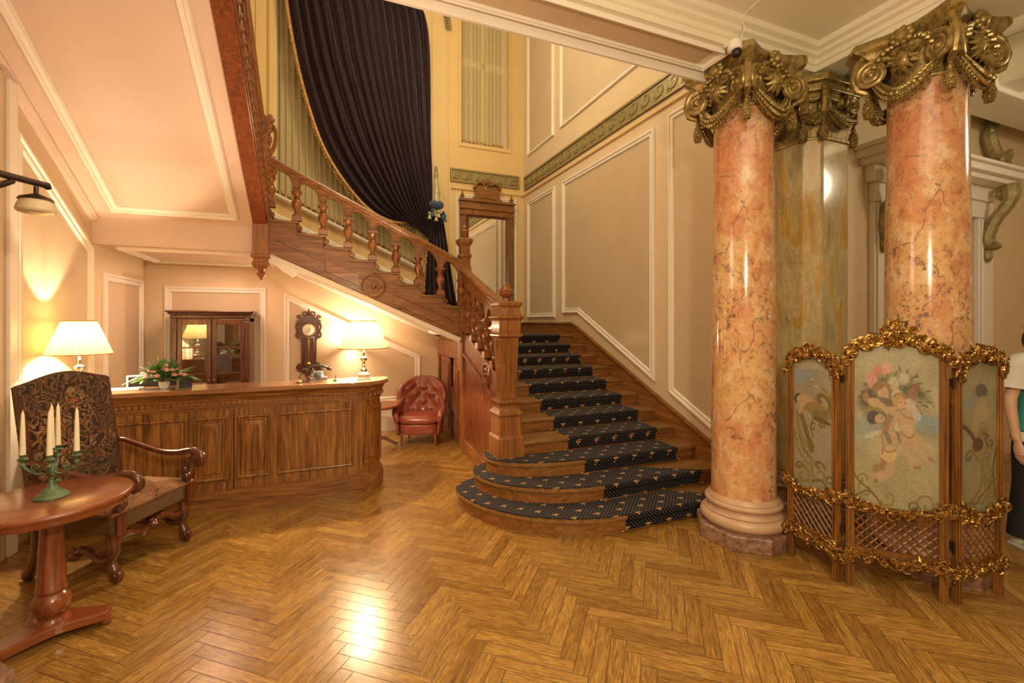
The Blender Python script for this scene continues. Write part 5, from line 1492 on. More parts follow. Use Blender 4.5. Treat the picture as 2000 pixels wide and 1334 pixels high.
# ================================================================ PIER MIRROR ON THE LANDING
mi = thing('pier_mirror', 'tall oak pier mirror with broken pediment standing on the stair landing', 'mirror', (2.84, 8.20, ZL1))
hw, mz = .47, 2.30
m = MB(); 
for s in (-1,1):
    m.box((s*hw-.055,-.07,0),(s*hw+.055,0,mz)); m.box((s*hw-.03,-.09,.5),(s*hw+.03,-.07,mz-.12)); m.box((s*hw-.065,-.10,mz-.12),(s*hw+.065,0,mz-.06))
m.box((-hw,-.06,0),(hw,0,.45)); m.box((-hw,-.075,mz-.10),(hw,0,mz))
m.build('frame', OAKZ, mi, smooth=False, bevel=.006)
m = MB(); m.sweep([(-hw+.055,-.05,.45),(hw-.055,-.05,.45),(hw-.055,-.05,mz-.10),(-hw+.055,-.05,mz-.10)], (0,-1,0), [(0,0),(0,.02),(.02,.012),(.045,0)]); m.build('inner_moulding', WALN, mi, smooth=False)
MB().box((-hw+.05,-.045,.45),(hw-.05,-.035,mz-.10)).build('mirror_glass', MIRROR, mi, smooth=False)
m = MB(); m.box((-hw-.07,-.10,mz),(hw+.07,0,mz+.03)); m.box((-hw-.05,-.085,mz+.03),(hw+.05,0,mz+.14)); m.box((-hw-.09,-.12,mz+.14),(hw+.09,0,mz+.17))
q = [(0,.17),(.34,.17),(.32,.20),(.25,.25),(.24,.36),(.23,.40),(0,.40)]
m.prism([(x,mz+z) for x,z in sym(q)][::-1], -.06, 0, WY)
for s in (-1,1):
    m.sweep([(s*.26,-.04,mz+.40),(s*.24,-.04,mz+.46),(s*.18,-.04,mz+.51),(s*.10,-.04,mz+.51),(s*.07,-.04,mz+.47)], (0,-1,0), [(-.02,-.04),(-.02,.05),(.02,.05),(.02,-.04)], closed=False)
    m.prism([(s*.24,mz+.40),(s*.05,mz+.40),(s*.08,mz+.47),(s*.14,mz+.49),(s*.22,mz+.46)], -.05, -.0, WY)
m.box((-.17,-.075,mz+.22),(.17,-.06,mz+.36))
m.build('pediment', OAKX, mi, smooth=False, bevel=.005)
for x, z, r in ((0,.45,.05),(-hw-.02,.17,.04),(hw+.02,.17,.04)):
    m = MB(); m.lathe([(r*.6,z),(r*.4,z+.03),(r*.9,z+.06),(r,z+.08),(r*.5,z+.11),(r*.3,z+.12),(r*.35,z+.14),(.004,z+.19)], (x,-.05,mz), 14); m.build('finial', OAKZ, mi)
m = MB(); m.lathe([(.03,-.02),(.04,.03),(.025,.08),(.035,.11),(.01,.17)], (hw,-.10,.62), 12); m.build('side_urn', OAKZ, mi)
# ================================================================ DRAPERY
def lerp_path(P, t):
    n = len(P)-1; x = max(0, min(n-1e-6, t*n)); i = int(x); return P[i].lerp(P[i+1], x-i)
def prep(pl):
    q = bez([(x, y, 0) for x, y in pl], 12)
    # resample by arc length
    L = [0]
    for i in range(1, len(q)): L.append(L[-1]+(q[i]-q[i-1]).length)
    out = []; k = 0
    for j in range(61):
        s = L[-1]*j/60
        while k < len(L)-2 and L[k+1] < s: k += 1
        out.append(q[k].lerp(q[k+1], (s-L[k])/max(1e-6, L[k+1]-L[k])))
    return out
DY = 7.98
Lp = prep([(556,-70),(566,20),(582,110),(603,195),(632,280),(672,350),(722,408),(772,434),(815,432),(838,424)])
Rp = prep([(796,-20),(822,18),(834,48),(838,90),(839,130),(839,180),(839,240),(840,290),(842,330),(843,365),(843,395),(842,415)])
dr = thing('velvet_drape', 'dark plum velvet drape swept aside across the arched stairwell window', 'curtain', tuple(yp(700, 200, DY)))
def drp(u, v, back=0):
    a = lerp_path(Lp, v); b = lerp_path(Rp, v)
    # inner curves sag progressively towards the left curve near the bottom
    uu = u**(1-.35*v)
    p = a.lerp(b, uu)
    p.y += 150*math.sin(PI*u)*max(0, (v-.45))**1.5*.9
    if v < .3:
        p.y -= 60*math.sin(PI*min(1, u*1.0))**.7*(1-v/.3)
    fold = math.sin(2*PI*(u*15+.35*math.sin(u*9+2*v)))+.35*math.sin(2*PI*(u*33+1.3+v*.7))
    amp = .060*(1-.45*v)
    q = yp(p.x, p.y, DY)
    # converge on the tie in depth
    return Vector((q.x, DY-.02+amp*fold-.10*math.sin(PI*v)*math.sin(PI*u), q.z))
loc = Vector(dr.location)
m = MB(); m.grid(300, 60, lambda u, v: drp(u, v)-loc); m.build('drape_cloth', VELVET, dr, solid=.012, angle=80)
tail = thing('drape_tail', 'gathered lower tail of the plum velvet drape hanging below its tieback', 'curtain', tuple(yp(855, 520, DY)))
tl = Vector(tail.location)
TL = [(843,418),(838,450),(834,490),(831,540),(829,575)]; TR = [(862,418),(868,450),(874,490),(882,545),(891,600)]
TLp, TRp = prep(TL), prep(TR)
def tlp(u, v):
    p = lerp_path(TLp, v).lerp(lerp_path(TRp, v), u); q = yp(p.x, p.y, DY)
    return Vector((q.x, DY-.01+.04*(.4+v)*math.sin(2*PI*(u*6+.2*math.sin(4*u))), q.z))-tl
m = MB(); m.grid(90, 24, tlp); m.build('tail_cloth', VELVET, tail, solid=.012, angle=80)
m = MB(); random.seed(2)
def fringe(m, pts, L=.07, col=None):
    for i in range(len(pts)-1):
        a, b = pts[i], pts[i+1]; n = max(1, int((b-a).length/.035))
        for k in range(n):
            p = a.lerp(b, k/n); m.tube([p, p+Vector((random.uniform(-.012,.012), -.004, -L*.7))], [.007,.005], 4); m.ball(p+Vector((random.uniform(-.012,.012),-.004,-L)), (.012,.012,.018), 5, 4)
edge = [drp(0, i/60)+Vector((-.03,-.03,.0))-loc for i in range(2, 58)]
m.tube(edge, .026, 6); fringe(m, edge, .10); m.build('gold_fringe', FRINGE, dr)
m = MB(); e2 = [tlp(0, i/20)+Vector((-.015,-.02,0)) for i in range(21)]; m.tube(e2, .012, 6); fringe(m, e2, .04)
e3 = [tlp(u/12, 1)+Vector((0,-.01,-.005)) for u in range(13)]; fringe(m, e3, .05); m.build('tail_fringe', FRINGE, tail)
# tieback
P = lambda x, y, Y=DY-.14: yp(x, y, Y)
tb = thing('tassel_tieback', 'silver and blue cord tieback with tassels gathering the velvet drape', 'tieback', tuple(P(853, 410)))
o_ = Vector(tb.location)
m = MB(); m.tube([P(852,326,YB-.03)-o_, P(851,350)-o_], [.012,.02], 6); m.ball(P(852,330,YB-.05)-o_, (.03,.05,.06)); m.ball(P(852,342,YB-.05)-o_, (.04,.05,.03))
m.tube([P(852,350)-o_, P(853,372)-o_, P(852,385)-o_, P(853,402)-o_], [.03,.05,.055,.075], 10)
for k in range(7):
    x = 846+k*2.2; m.tube([P(851+(x-852)*.3,352)-o_, P(x,380)-o_, P(x+(x-852)*.3,404)-o_], .008, 5)
m.tube(bez([P(856,372)-o_, P(866,380)-o_, P(870,392)-o_, P(866,402)-o_], 5), .006, 5)
m.build('silver_cord', TASSEL, tb)
m = MB()
c = P(853,400)-o_
m.ball(c, (.13,.08,.085), 16, 10); m.build('blue_rosette', BLUE, tb)
for i, (x, y) in enumerate(((839,421),(845,415),(857,418),(866,420),(852,425),(869,426))):
    m = MB(); q = P(x, y, DY-.18)-o_
    m.lathe([(.014,.05),(.03,.03),(.028,.02),(.016,.01),(.03,-.03),(.04,-.06)], q, 10); m.ball(q+Vector((0,0,.04)), .03, 8, 6)
    m.build('tassel', [TASSEL, BLUE][i % 2], tb)

# sheer curtains
def net(name, label, x0, x1, zf0, z1, y, n, parent=None, group=None, fr=True):
    t = thing(name, label, 'curtain', ((x0+x1)/2, y, z1), 0, group)
    o = Vector(t.location)
    def fn(u, v):
        x = x0+(x1-x0)*u; z0 = zf0(x); return Vector((x, y+.028*math.sin(2*PI*u*n+.8*math.sin(u*17)), z0+(z1(x) if callable(z1) else z1 - 0)*0+(zt(x)-z0)*v))-o
    zt = (lambda x: z1) if not callable(z1) else z1
    m = MB(); m.grid(int(n*8), 6, fn); m.build('net_cloth', SHEER, t, angle=80)
    if fr:
        m = MB()
        for i in range(int(n)):
            u = (i+.5)/n; p = fn(u, 0)
            m.tube([p+Vector((-.03,-.02,.03)), p+Vector((0,-.03,-.02)), p+Vector((.03,-.02,.02))], .014, 5); m.ball(p+Vector((0,-.03,-.03)), (.02,.015,.03), 5, 4)
        m.build('net_fringe', FRINGE, t)
    return t
net('net_curtain', 'pale net curtain with gilt fringe hanging in the arched window behind the drape', wx0+.03, wx1-.03, lambda x: sill(x)+.09, 8.25, YB+.06, 26)
net('net_curtain', 'pale net curtain in the tall narrow window above the mirror', 2.36, 3.24, lambda x: 5.10, 8.15, YB+.08, 11)

# ================================================================ PAINTED FOLDING SCREEN
class Cv:
    """small raster the picture panels are painted on (becomes a colour attribute of the canvas mesh)"""
    def __init__(s, nx, ny, seed):
        s.nx, s.ny = nx, ny; s.x, s.y = np.meshgrid(np.linspace(0,1,nx), np.linspace(0,1,ny)); s.c = np.zeros((ny,nx,3)); s.r = np.random.RandomState(seed)
        s.asp = 1.0
    def clouds(s, a, b, c3):
        f = np.zeros_like(s.x)
        for k in range(26):
            kx, ky = s.r.uniform(.5, 7, 2); p = s.r.uniform(0, 6.28, 2); f += np.sin(kx*s.x*3+p[0]+1.5*np.sin(ky*s.y*3+p[1]))/(1+kx*.35)
        f = (f-f.min())/(f.max()-f.min()); f = f[..., None]
        s.c = np.where(f < .5, np.array(a)*(1-f*2)+np.array(b)*f*2, np.array(b)*(2-f*2)+np.array(c3)*(f*2-1))
    def ell(s, cx, cy, rx, ry, col, ang=0, soft=.22, op=1.0):
        a = math.radians(ang); dx = s.x-cx; dy = (s.y-cy)*s.asp; u = (dx*math.cos(a)+dy*math.sin(a))/rx; v = (-dx*math.sin(a)+dy*math.cos(a))/ry
        d = np.sqrt(u*u+v*v); w_ = np.clip((1+soft/2-d)/soft, 0, 1)[..., None]*op
        s.c = s.c*(1-w_)+np.array(col)*w_
    def line(s, pts, w, col, op=1.0):
        q = bez([(x, y, 0) for x, y in pts], 8)
        d = np.full_like(s.x, 9.0)
        for i in range(len(q)-1):
            ax, ay, bx_, by_ = q[i].x, q[i].y*s.asp, q[i+1].x, q[i+1].y*s.asp; vx, vy = bx_-ax, by_-ay; L = vx*vx+vy*vy+1e-9
            t = np.clip(((s.x-ax)*vx+(s.y*s.asp-ay)*vy)/L, 0, 1); d = np.minimum(d, np.hypot(s.x-ax-vx*t, s.y*s.asp-ay-vy*t))
        w_ = np.clip((w*1.3-d)/(w*.6), 0, 1)[..., None]*op; s.c = s.c*(1-w_)+np.array(col)*w_
    def spir(s, cx, cy, r, t, w, col, st=0, sg=1):
        s.line([(cx+r*(1-i/14)*math.cos(st+sg*t*6.28*i/12), cy+r*(1-i/14)*math.sin(st+sg*t*6.28*i/12)/s.asp) for i in range(13)], w, col)
SK = (.50,.36,.21); SKD = (.34,.21,.12); OL = (.20,.15,.05); OLG = (.30,.23,.08); BL = (.24,.30,.28); CRM = (.50,.45,.30)
def paint_centre():
    c = Cv(300, 440, 3); c.asp = 1.75
    c.clouds((.28,.27,.16), (.38,.34,.20), (.46,.42,.27))
    c.ell(.5,.25,.7,.22,(.42,.38,.22),soft=1,op=.5); c.ell(.5,.93,.6,.16,(.44,.40,.27),soft=1,op=.6); c.ell(.85,.55,.35,.09,(.24,.33,.35),soft=1,op=.8); c.ell(.12,.50,.25,.12,(.25,.33,.33),soft=1,op=.6); c.ell(.6,.40,.6,.10,(.50,.46,.28),soft=1,op=.6)
    G = (.10,.12,.07)
    for (x,y,rx,ry,a) in ((.35,.74,.20,.10,0),(.55,.73,.22,.13,0),(.72,.72,.18,.06,-15),(.18,.66,.12,.09,20),(.52,.52,.16,.10,0),(.30,.60,.16,.12,0),(.55,.44,.12,.06,10)): c.ell(x,y,rx,ry,(.12,.13,.08),a,soft=.8,op=.85)
    rs = c.r
    for k in range(110):
        a = rs.uniform(0,6.28); r = rs.uniform(.14,.38); x = .50+r*math.cos(a)*1.15; y = .68+r*.45*math.sin(a)
        c.ell(x,y,.036,.011,G if k%3 else (.24,.22,.12),math.degrees(a)+rs.uniform(-40,40),soft=.5,op=.8)
    def rose(x, y, r, col):
        c.ell(x,y,r,r,col,soft=.5)
        for k in range(8):
            a = rs.uniform(0,6.28); q = r*rs.uniform(.2,.7); c.ell(x+q*math.cos(a),y+q*math.sin(a)/1.75,r*.35,r*.2,tuple(v*rs.uniform(.72,1.18) for v in col),math.degrees(a)+90,soft=.6,op=.8)
    for x,y,r,col in ((.22,.80,.07,(.60,.28,.20)),(.30,.84,.055,(.52,.22,.17)),(.40,.85,.06,(.64,.36,.27)),(.24,.765,.055,(.62,.32,.25)),(.48,.76,.07,CRM),(.60,.79,.06,(.52,.47,.30)),(.52,.69,.065,(.55,.50,.30)),(.74,.75,.04,(.30,.12,.10)),(.70,.70,.06,(.33,.16,.13)),(.53,.50,.05,(.58,.52,.30)),(.74,.58,.055,(.52,.50,.40)),(.66,.63,.08,(.50,.48,.34))): rose(x,y,r,col)
    # draped figure and putti
    c.ell(.16,.68,.07,.085,(.14,.08,.05),soft=.5); c.ell(.15,.685,.04,.05,(.34,.22,.12),soft=.6)
    c.ell(.35,.73,.10,.075,(.33,.19,.10)); c.ell(.36,.70,.065,.085,SK,20); c.ell(.30,.745,.07,.04,(.30,.16,.08)); c.ell(.28,.64,.12,.05,SK,-20); c.line([(.30,.62),(.44,.60),(.52,.62)],.028,SK); c.ell(.40,.65,.10,.035,(.17,.11,.09),-20,op=.8); c.ell(.24,.60,.10,.03,OLG)
    # blond putto on the right
    c.line([(.62,.50),(.74,.43),(.88,.345)],.055,SK); c.line([(.60,.46),(.66,.37),(.72,.29)],.055,SK); c.ell(.90,.335,.045,.018,SKD,-20); c.ell(.75,.272,.05,.018,SKD,15)
    c.ell(.63,.53,.10,.11,SK,-30); c.line([(.62,.60),(.52,.575),(.40,.59)],.032,SK); c.ell(.55,.655,.085,.085,(.50,.33,.13)); c.ell(.58,.635,.055,.055,(.60,.38,.24)); c.ell(.60,.61,.018,.01,(.45,.14,.10)); c.ell(.64,.49,.07,.05,(.60,.46,.28),-30,soft=.8,op=.6); c.line([(.57,.47),(.66,.44),(.72,.47)],.008,SKD); c.line([(.55,.60),(.62,.565),(.70,.56)],.008,SKD); c.ell(.565,.65,.012,.006,(.12,.07,.05)); c.ell(.61,.645,.012,.006,(.12,.07,.05)); c.line([(.48,.68),(.55,.70),(.62,.675)],.012,(.36,.22,.08))
    # dark haired putto on the left
    c.line([(.40,.34),(.36,.26),(.28,.24)],.05,SKD); c.line([(.46,.33),(.42,.22),(.28,.19)],.05,SK); c.ell(.27,.165,.03,.025,SKD)
    c.ell(.44,.40,.10,.15,SK,0); c.ell(.42,.33,.10,.07,(.60,.44,.22)); c.line([(.42,.47),(.50,.54),(.55,.57)],.03,SK); c.line([(.38,.46),(.44,.56)],.03,SKD)
    c.ell(.24,.555,.075,.075,(.10,.08,.08)); c.ell(.32,.545,.06,.05,SK); c.ell(.34,.55,.012,.006,(.12,.07,.05)); c.line([(.36,.36),(.42,.345),(.50,.36)],.008,SKD); c.line([(.34,.44),(.36,.38),(.35,.33)],.008,SKD); c.line([(.20,.42),(.14,.40),(.10,.34)],.012,(.30,.33,.30)); c.ell(.24,.45,.10,.028,(.55,.50,.36),20); c.ell(.42,.43,.03,.08,(.16,.18,.12),25,op=.8)
    for sx_, y in ((.0,.20),(.02,.12)): c.spir(.16,.11,.11,.9,.011,OLG,2.2)
    c.spir(.10,.17,.07,1.1,.012,OLG,0); c.spir(.42,.07,.10,1.0,.012,OLG,3.6); c.spir(.86,.05,.12,1.0,.012,OLG,2.9,-1); c.line([(.02,.06),(.2,.10),(.34,.02)],.012,OL); c.spir(.70,.03,.07,1,.01,OL,0)
    c.line([(0,.22),(.06,.16),(.16,.12),(.30,.05)],.010,OL)
    return c
def paint_left():
    c = Cv(130, 400, 5); c.asp = 3.1
    c.clouds((.27,.26,.17), (.36,.33,.23), (.42,.39,.27)); c.ell(.15,.86,.35,.16,(.26,.34,.38),soft=1,op=.8); c.ell(.5,.92,.3,.08,(.46,.43,.28),soft=1,op=.8)
    c.ell(.12,.69,.10,.11,(.08,.06,.05)); c.ell(.20,.68,.11,.09,SK); c.ell(.36,.66,.16,.12,SK,-20); c.line([(.22,.66),(.20,.60),(.16,.57)],.05,SK); c.ell(.55,.62,.28,.12,OLG,10); c.ell(.70,.58,.24,.10,OL,10,op=.8); c.ell(.72,.54,.22,.06,(.16,.11,.04)); c.ell(.60,.66,.07,.10,SKD)
    c.spir(.72,.68,.26,.8,.05,OL,-1.2); c.line([(.9,.60),(.98,.68),(.90,.75),(.75,.77)],.045,OLG); c.ell(.60,.775,.06,.015,(.6,.56,.4)); c.ell(.50,.82,.05,.015,(.6,.56,.4))
    c.line([(.10,.58),(.14,.47),(.28,.36),(.50,.30)],.055,OLG); c.line([(.22,.55),(.36,.42),(.48,.31)],.06,OL); c.line([(.04,.45),(.10,.32),(.30,.22),(.50,.18)],.030,OLG); c.line([(.16,.40),(.28,.30),(.48,.24)],.024,OL)
    for t in range(7): x = .05+t*.06; c.line([(x,.40-.033*t),(x+.09,.42-.033*t)],.018,OLG)
    c.spir(.52,.47,.10,1,.02,OL,1.0); c.spir(.72,.50,.08,1,.02,OL,0); c.line([(.50,.52),(.46,.46),(.52,.40)],.02,OL); c.line([(.44,.38),(.52,.33),(.46,.29)],.03,OL)
    c.spir(.68,.15,.24,1.2,.035,OLG,1.5); c.spir(.25,.10,.24,1.1,.035,OLG,2.5,-1); c.spir(.66,.20,.14,.8,.025,OL,0); c.spir(.16,.16,.12,1.1,.025,OL,0); c.line([(.5,.08),(.75,.10),(.98,.02)],.03,OL); c.spir(.92,.12,.12,.8,.02,OL,1)
    return c
def paint_right():
    c = Cv(130, 400, 9); c.asp = 3.1
    c.clouds((.25,.24,.13), (.33,.30,.18), (.36,.34,.22)); c.ell(.12,.72,.25,.10,(.24,.32,.34),soft=1,op=.8); c.ell(.3,.35,.4,.1,(.24,.30,.28),soft=1,op=.5); c.ell(.55,.85,.5,.12,(.38,.35,.24),soft=1,op=.8)
    c.ell(.58,.78,.16,.14,(.12,.11,.11),op=.9); c.ell(.60,.90,.05,.12,(.28,.26,.20),op=.6,soft=1)
    c.line([(.52,.70),(.44,.62),(.40,.55)],.07,(.44,.33,.19)); c.line([(.62,.72),(.75,.62),(.90,.56)],.08,(.42,.31,.17)); c.ell(.60,.65,.16,.20,(.46,.36,.20)); c.line([(.10,.58),(.28,.52),(.42,.46)],.04,(.12,.08,.05)); c.ell(.48,.44,.15,.14,(.15,.08,.05)); c.ell(.62,.50,.14,.07,OL)
    c.spir(.62,.50,.14,1,.03,OLG,0); c.spir(.82,.46,.14,1,.03,OL,2); c.spir(.25,.37,.14,1.1,.03,OL,0); c.spir(.78,.38,.14,1,.03,OLG,1)
    c.line([(.28,.40),(.46,.36),(.60,.28),(.56,.18),(.36,.10),(.05,.05)],.04,OLG); c.line([(.55,.38),(.80,.30),(.82,.18),(.66,.08)],.035,OLG); c.line([(.98,.42),(.90,.28),(.96,.10)],.03,OL)
    for t in range(6): c.line([(.58+.02*t,.34-.035*t),(.78,.32-.035*t)],.015,OLG)
    for x, y, r in ((.60,.08,.16),(.86,.12,.12),(.30,.06,.14),(.70,.20,.10),(.9,.04,.12),(.15,.03,.12)): c.spir(x,y,r,1.2,.028,OLG if x > .5 else OL,x*9)
    c.line([(.0,.08),(.3,.04),(.6,.12),(.95,.22)],.02,OL)
    return c
def canvas_mat():
    t = NT('oil_painted_canvas'); a = t.n('ShaderNodeVertexColor'); a.layer_name = 'paint'
    n = t.noise(t.coord((1,1,1)), 60, 3); c = t.mix(1.0, a.outputs[0], t.ramp(n, [(.3, .86), (.7, 1.1)]), 'MULTIPLY')
    t.set(col=c, rough=.45, coat=.25, coatr=.3); return t.m
CANV = canvas_mat()
fs_ = thing('folding_screen', 'three-panel gilt folding screen painted with cherubs, flowers and scrolls in front of the columns', 'folding screen', (3.118, 1.936, 0))
def ornament(m, path, r=.028, dens=26, seed=1, spread=.03):
    """rococo leaf and shell carving along a path (list of Vectors), normal -y"""
    rs = random.Random(seed); n = len(path)-1
    m.tube(path, r*.45, 6)
    for i in range(dens):
        t = (i+rs.random()*.6)/dens; x = t*n; k = min(n-1, int(x)); p = path[k].lerp(path[k+1], x-k); d = (path[k+1]-path[k]).normalized(); u = Vector((-d.z, 0, d.x))
        if rs.random() < .6:
            c = p+u*rs.uniform(-1, 1)*spread+Vector((0,-.012,0)); sg = rs.choice((1,-1))
            m.tube(spiral(c, r*rs.uniform(.7,1.15), r*.15, 1.15, d*sg, u, rs.random()*6, 12), [r*.26*(1-.5*j/12) for j in range(13)], 5)
        else:
            q = p+u*rs.uniform(-1,1)*spread; a = rs.random()*6.28; e = d*math.cos(a)+u*math.sin(a)
            m.tube([q, q+e*r*.6+Vector((0,-.014,0)), q+e*r*1.5+Vector((0,-.004,0))], [r*.16,r*.42,r*.08], 5, flat=.5)
        if rs.random() < .22: m.ball(p+u*rs.uniform(-1,1)*spread+Vector((0,-.02,0)), r*rs.uniform(.2,.38), 6, 4)
def screen_panel(loc, ang, W, H, zt_, paint, big, seed, label):
    """local: x along the panel 0..W, front is -y"""
    e = bpy.data.objects.new('panel', None); C.objects.link(e); e.parent = fs_; e.empty_display_size = .1
    e.location = Vector(loc)-Vector(fs_.location); e.rotation_euler = (0,0,ang); e['label'] = label
    a = .045
    for x0 in (0, W-a):
        m = MB()
        m.box((x0,-.014,0),(x0+a,.014,H-.04)); m.box((x0+.008,-.022,.0),(x0+.018,-.014,H-.06)); m.box((x0+a-.018,-.022,.0),(x0+a-.008,-.014,H-.06))
        m.box((x0-.003,-.02,.24),(x0+a+.003,.018,.27))
        m.build('stile', GFRAME, e, smooth=False, bevel=.003)
    MB().box((a,-.01,.22),(W-a,.01,.255)).build('rail', GFRAME, e, smooth=False); MB().box((a,-.012,.485),(W-a,.012,.53)).build('rail', GFRAME, e, smooth=False); m = MB()
    arch = [(a+(W-2*a)*i/12, H-.09+(.045 if big else .05)*math.sin(PI*i/12)) for i in range(13)]
    m.prism([(x,z) for x,z in arch]+[(x,z+.055) for x,z in reversed(arch)], -.012, .012, WY)
    m.build('top_rail', GFRAME, e, smooth=False)
    # canvas
    c = paint(); nx, ny = c.nx, c.ny; z0 = .52; vs = []
    for j in range(ny):
        for i in range(nx):
            u = i/(nx-1); ztp = H-.08+(.045 if big else .05)*math.sin(PI*u); vs.append((a-.004+(W-2*a+.008)*u, -.004, z0+(ztp-z0)*j/(ny-1)))
    fs2 = [(j*nx+i, j*nx+i+1, (j+1)*nx+i+1, (j+1)*nx+i) for j in range(ny-1) for i in range(nx-1)]
    me = bpy.data.meshes.new('painting'); me.from_pydata(vs, [], fs2); me.update()
    at = me.color_attributes.new('paint', 'FLOAT_COLOR', 'POINT')
    rgba = np.ones((nx*ny, 4), np.float32); rgba[:, :3] = np.clip(c.c*np.array([.78,.80,.84]), 0, 1).reshape(-1, 3); at.data.foreach_set('color', rgba.ravel())
    me.materials.append(CANV); o = bpy.data.objects.new('painting', me); C.objects.link(o); o.parent = e
    q = o.modifiers.new('solid', 'SOLIDIFY'); q.thickness = .006; q.offset = -1
    # lattice
    m = MB(); s = .048; hh = .485-.255
    k = -int(hh/s)-1
    def clip(x0, x1, sg):
        za, zb = .255, .485
        pts = []
        for (xa, zA), (xb, zB) in (((x0, za), (x1, zb)),):
            t0, t1 = 0, 1
            for lim, s_ in ((a, 1), (W-a, -1)):
                f0 = (xa-lim)*s_; f1 = (xb-lim)*s_
                if f0 < 0 and f1 < 0: return None
                if f0 < 0: t0 = max(t0, f0/(f0-f1))
                if f1 < 0: t1 = min(t1, f0/(f0-f1))
            if t1-t0 < .05: return None
            return (xa+(xb-xa)*t0, zA+(zB-zA)*t0), (xa+(xb-xa)*t1, zA+(zB-zA)*t1)
    x = a-hh
    while x < W+hh:
        for sg in (1,-1):
            r = clip(x, x+sg*hh*.9, sg)
            if r: m.tube([(r[0][0], .002*sg, r[0][1]), (r[1][0], .002*sg, r[1][1])], .0055, 4)
        x += s
    m.build('lattice', GFRAME, e, smooth=False)
    m = MB()
    top = [Vector((x, -.016, z+.035)) for x, z in arch]
    ornament(m, [Vector((.0,-.016,H-.16))]+[Vector((.015,-.016,H-.10))]+top+[Vector((W-.015,-.016,H-.10)), Vector((W,-.016,H-.16))], .033, 100, seed, .028)
    if big:
        ornament(m, [Vector((W/2-.09,-.016,H+.0)), Vector((W/2-.03,-.016,H+.05)), Vector((W/2,-.016,H+.09)), Vector((W/2+.03,-.016,H+.05)), Vector((W/2+.09,-.016,H))], .028, 44, seed+1, .028)
        m.tube([(W/2,-.01,H-.05),(W/2,-.01,H+.10)], [.05,.012], 8, flat=.4)
    else:
        ornament(m, [Vector((W/2-.07,-.016,H-.01)), Vector((W/2,-.016,H+.025)), Vector((W/2+.07,-.016,H-.01))], .022, 18, seed+1, .015)
    m.build('crest_carving', GOLD, e)
    m = MB(); ornament(m, [Vector((x0, -.018, z)) for x0, z in ((.0,.58),(.02,.55),(W*.2,.53),(W*.5,.50),(W*.8,.53),(W-.02,.55),(W,.58))], .030, 80, seed+2, .028)
    m.build('middle_carving', GOLD, e)
    m = MB(); ornament(m, [Vector((x0, -.018, z)) for x0, z in ((.0,.16),(.015,.22),(W*.25,.215),(W*.5,.185),(W*.75,.215),(W-.015,.22),(W,.16))], .028, 80, seed+3, .026)
    m.build('lower_carving', GOLD, e)
    return e
A_, B_, C_, E_ = Vector((3.155,2.325,0)), Vector((3.105,1.935,0)), Vector((3.479,1.532,0)), Vector((3.900,1.471,0))
def ang(p, q): d = q-p; return math.atan2(d.y, d.x)
screen_panel(A_, ang(A_, B_), (B_-A_).length, 1.50, 0, paint_left, False, 21, 'left panel painted with a winged figure among gold scrolls')
d = (C_-B_).normalized()
screen_panel(B_+d*.03, ang(B_, C_), (C_-B_).length-.04, 1.60, 0, paint_centre, True, 31, 'wide centre panel painted with cherubs under a rose bouquet')
d = (E_-C_).normalized()
screen_panel(C_+d*.03, ang(C_, E_), (E_-C_).length-.03, 1.52, 0, paint_right, False, 41, 'right panel painted with a seated figure on scrollwork')
for p in (B_, C_):
    for z in (.35, 1.33): m = MB(); m.cbox((p.x-fs_.location.x+.012, p.y-fs_.location.y-.004, z), (.022,.02,.05)); m.lathe([(.006,z-.03),(.006,z+.03)], (p.x-fs_.location.x+.0, p.y-fs_.location.y-.018, 0), 8); m.build('hinge', IRON, fs_)

# ================================================================ PERSON AT THE RIGHT EDGE
pe = thing('person', 'person in white lace and teal top with dark trousers standing beyond the screen', 'person', (5.05, 1.665, 0), math.radians(-112))
def skin(name, pts, edges, mat, par, root=0, sub=2):
    me = bpy.data.meshes.new(name); me.from_pydata([p[:3] for p in pts], edges, []); o = bpy.data.objects.new(name, me); C.objects.link(o); o.parent = par
    sk = o.modifiers.new('skin', 'SKIN'); sk.use_smooth_shade = True
    for i, p in enumerate(pts):
        r = p[3]; me.skin_vertices[0].data[i].radius = (r, r) if not hasattr(r, '__len__') else r
        me.skin_vertices[0].data[i].use_root = (i == root)
    q = o.modifiers.new('sub', 'SUBSURF'); q.levels = sub; q.render_levels = sub; me.materials.append(mat); return o
# local: facing +x, left side +y
bp = [(0,0,.93,.12),(0,0,1.10,.105),(0,0,1.28,.12),(0,0,1.40,.09),(0,0,1.46,.05),(.01,0,1.52,.048),
      (0,.17,1.38,.05),(-.01,.235,1.10,.038),(.10,.22,.88,.028),(.13,.21,.84,.026),
      (0,-.17,1.38,.05),(-.01,-.255,1.10,.040),(.03,-.25,.84,.028),(.04,-.245,.79,.026),
      (0,.09,.88,.085),(.0,.095,.50,.055),(-.01,.095,.10,.036),(0,-.10,.88,.085),(.03,-.15,.50,.055),(.02,-.19,.10,.036)]
be = [(0,1),(1,2),(2,3),(3,4),(4,5),(3,6),(6,7),(7,8),(8,9),(3,10),(10,11),(11,12),(12,13),(0,14),(14,15),(15,16),(0,17),(17,18),(18,19)]
skin('body', bp, be, SKIN, pe)
m = MB(); m.ball((.015,0,1.62), (.088,.074,.115), 20, 16); m.ball((.10,0,1.61), (.018,.014,.025), 8, 6); m.ball((.085,0,1.565), (.015,.026,.008), 8, 6)
for s in (1,-1): m.ball((.005,s*.076,1.62), (.02,.01,.03), 8, 6)
m.build('head', SKIN, pe)
for s in (1,-1): MB().ball((.088,s*.030,1.632), (.012,.013,.009), 8, 6).build('eye', BLACK, pe)
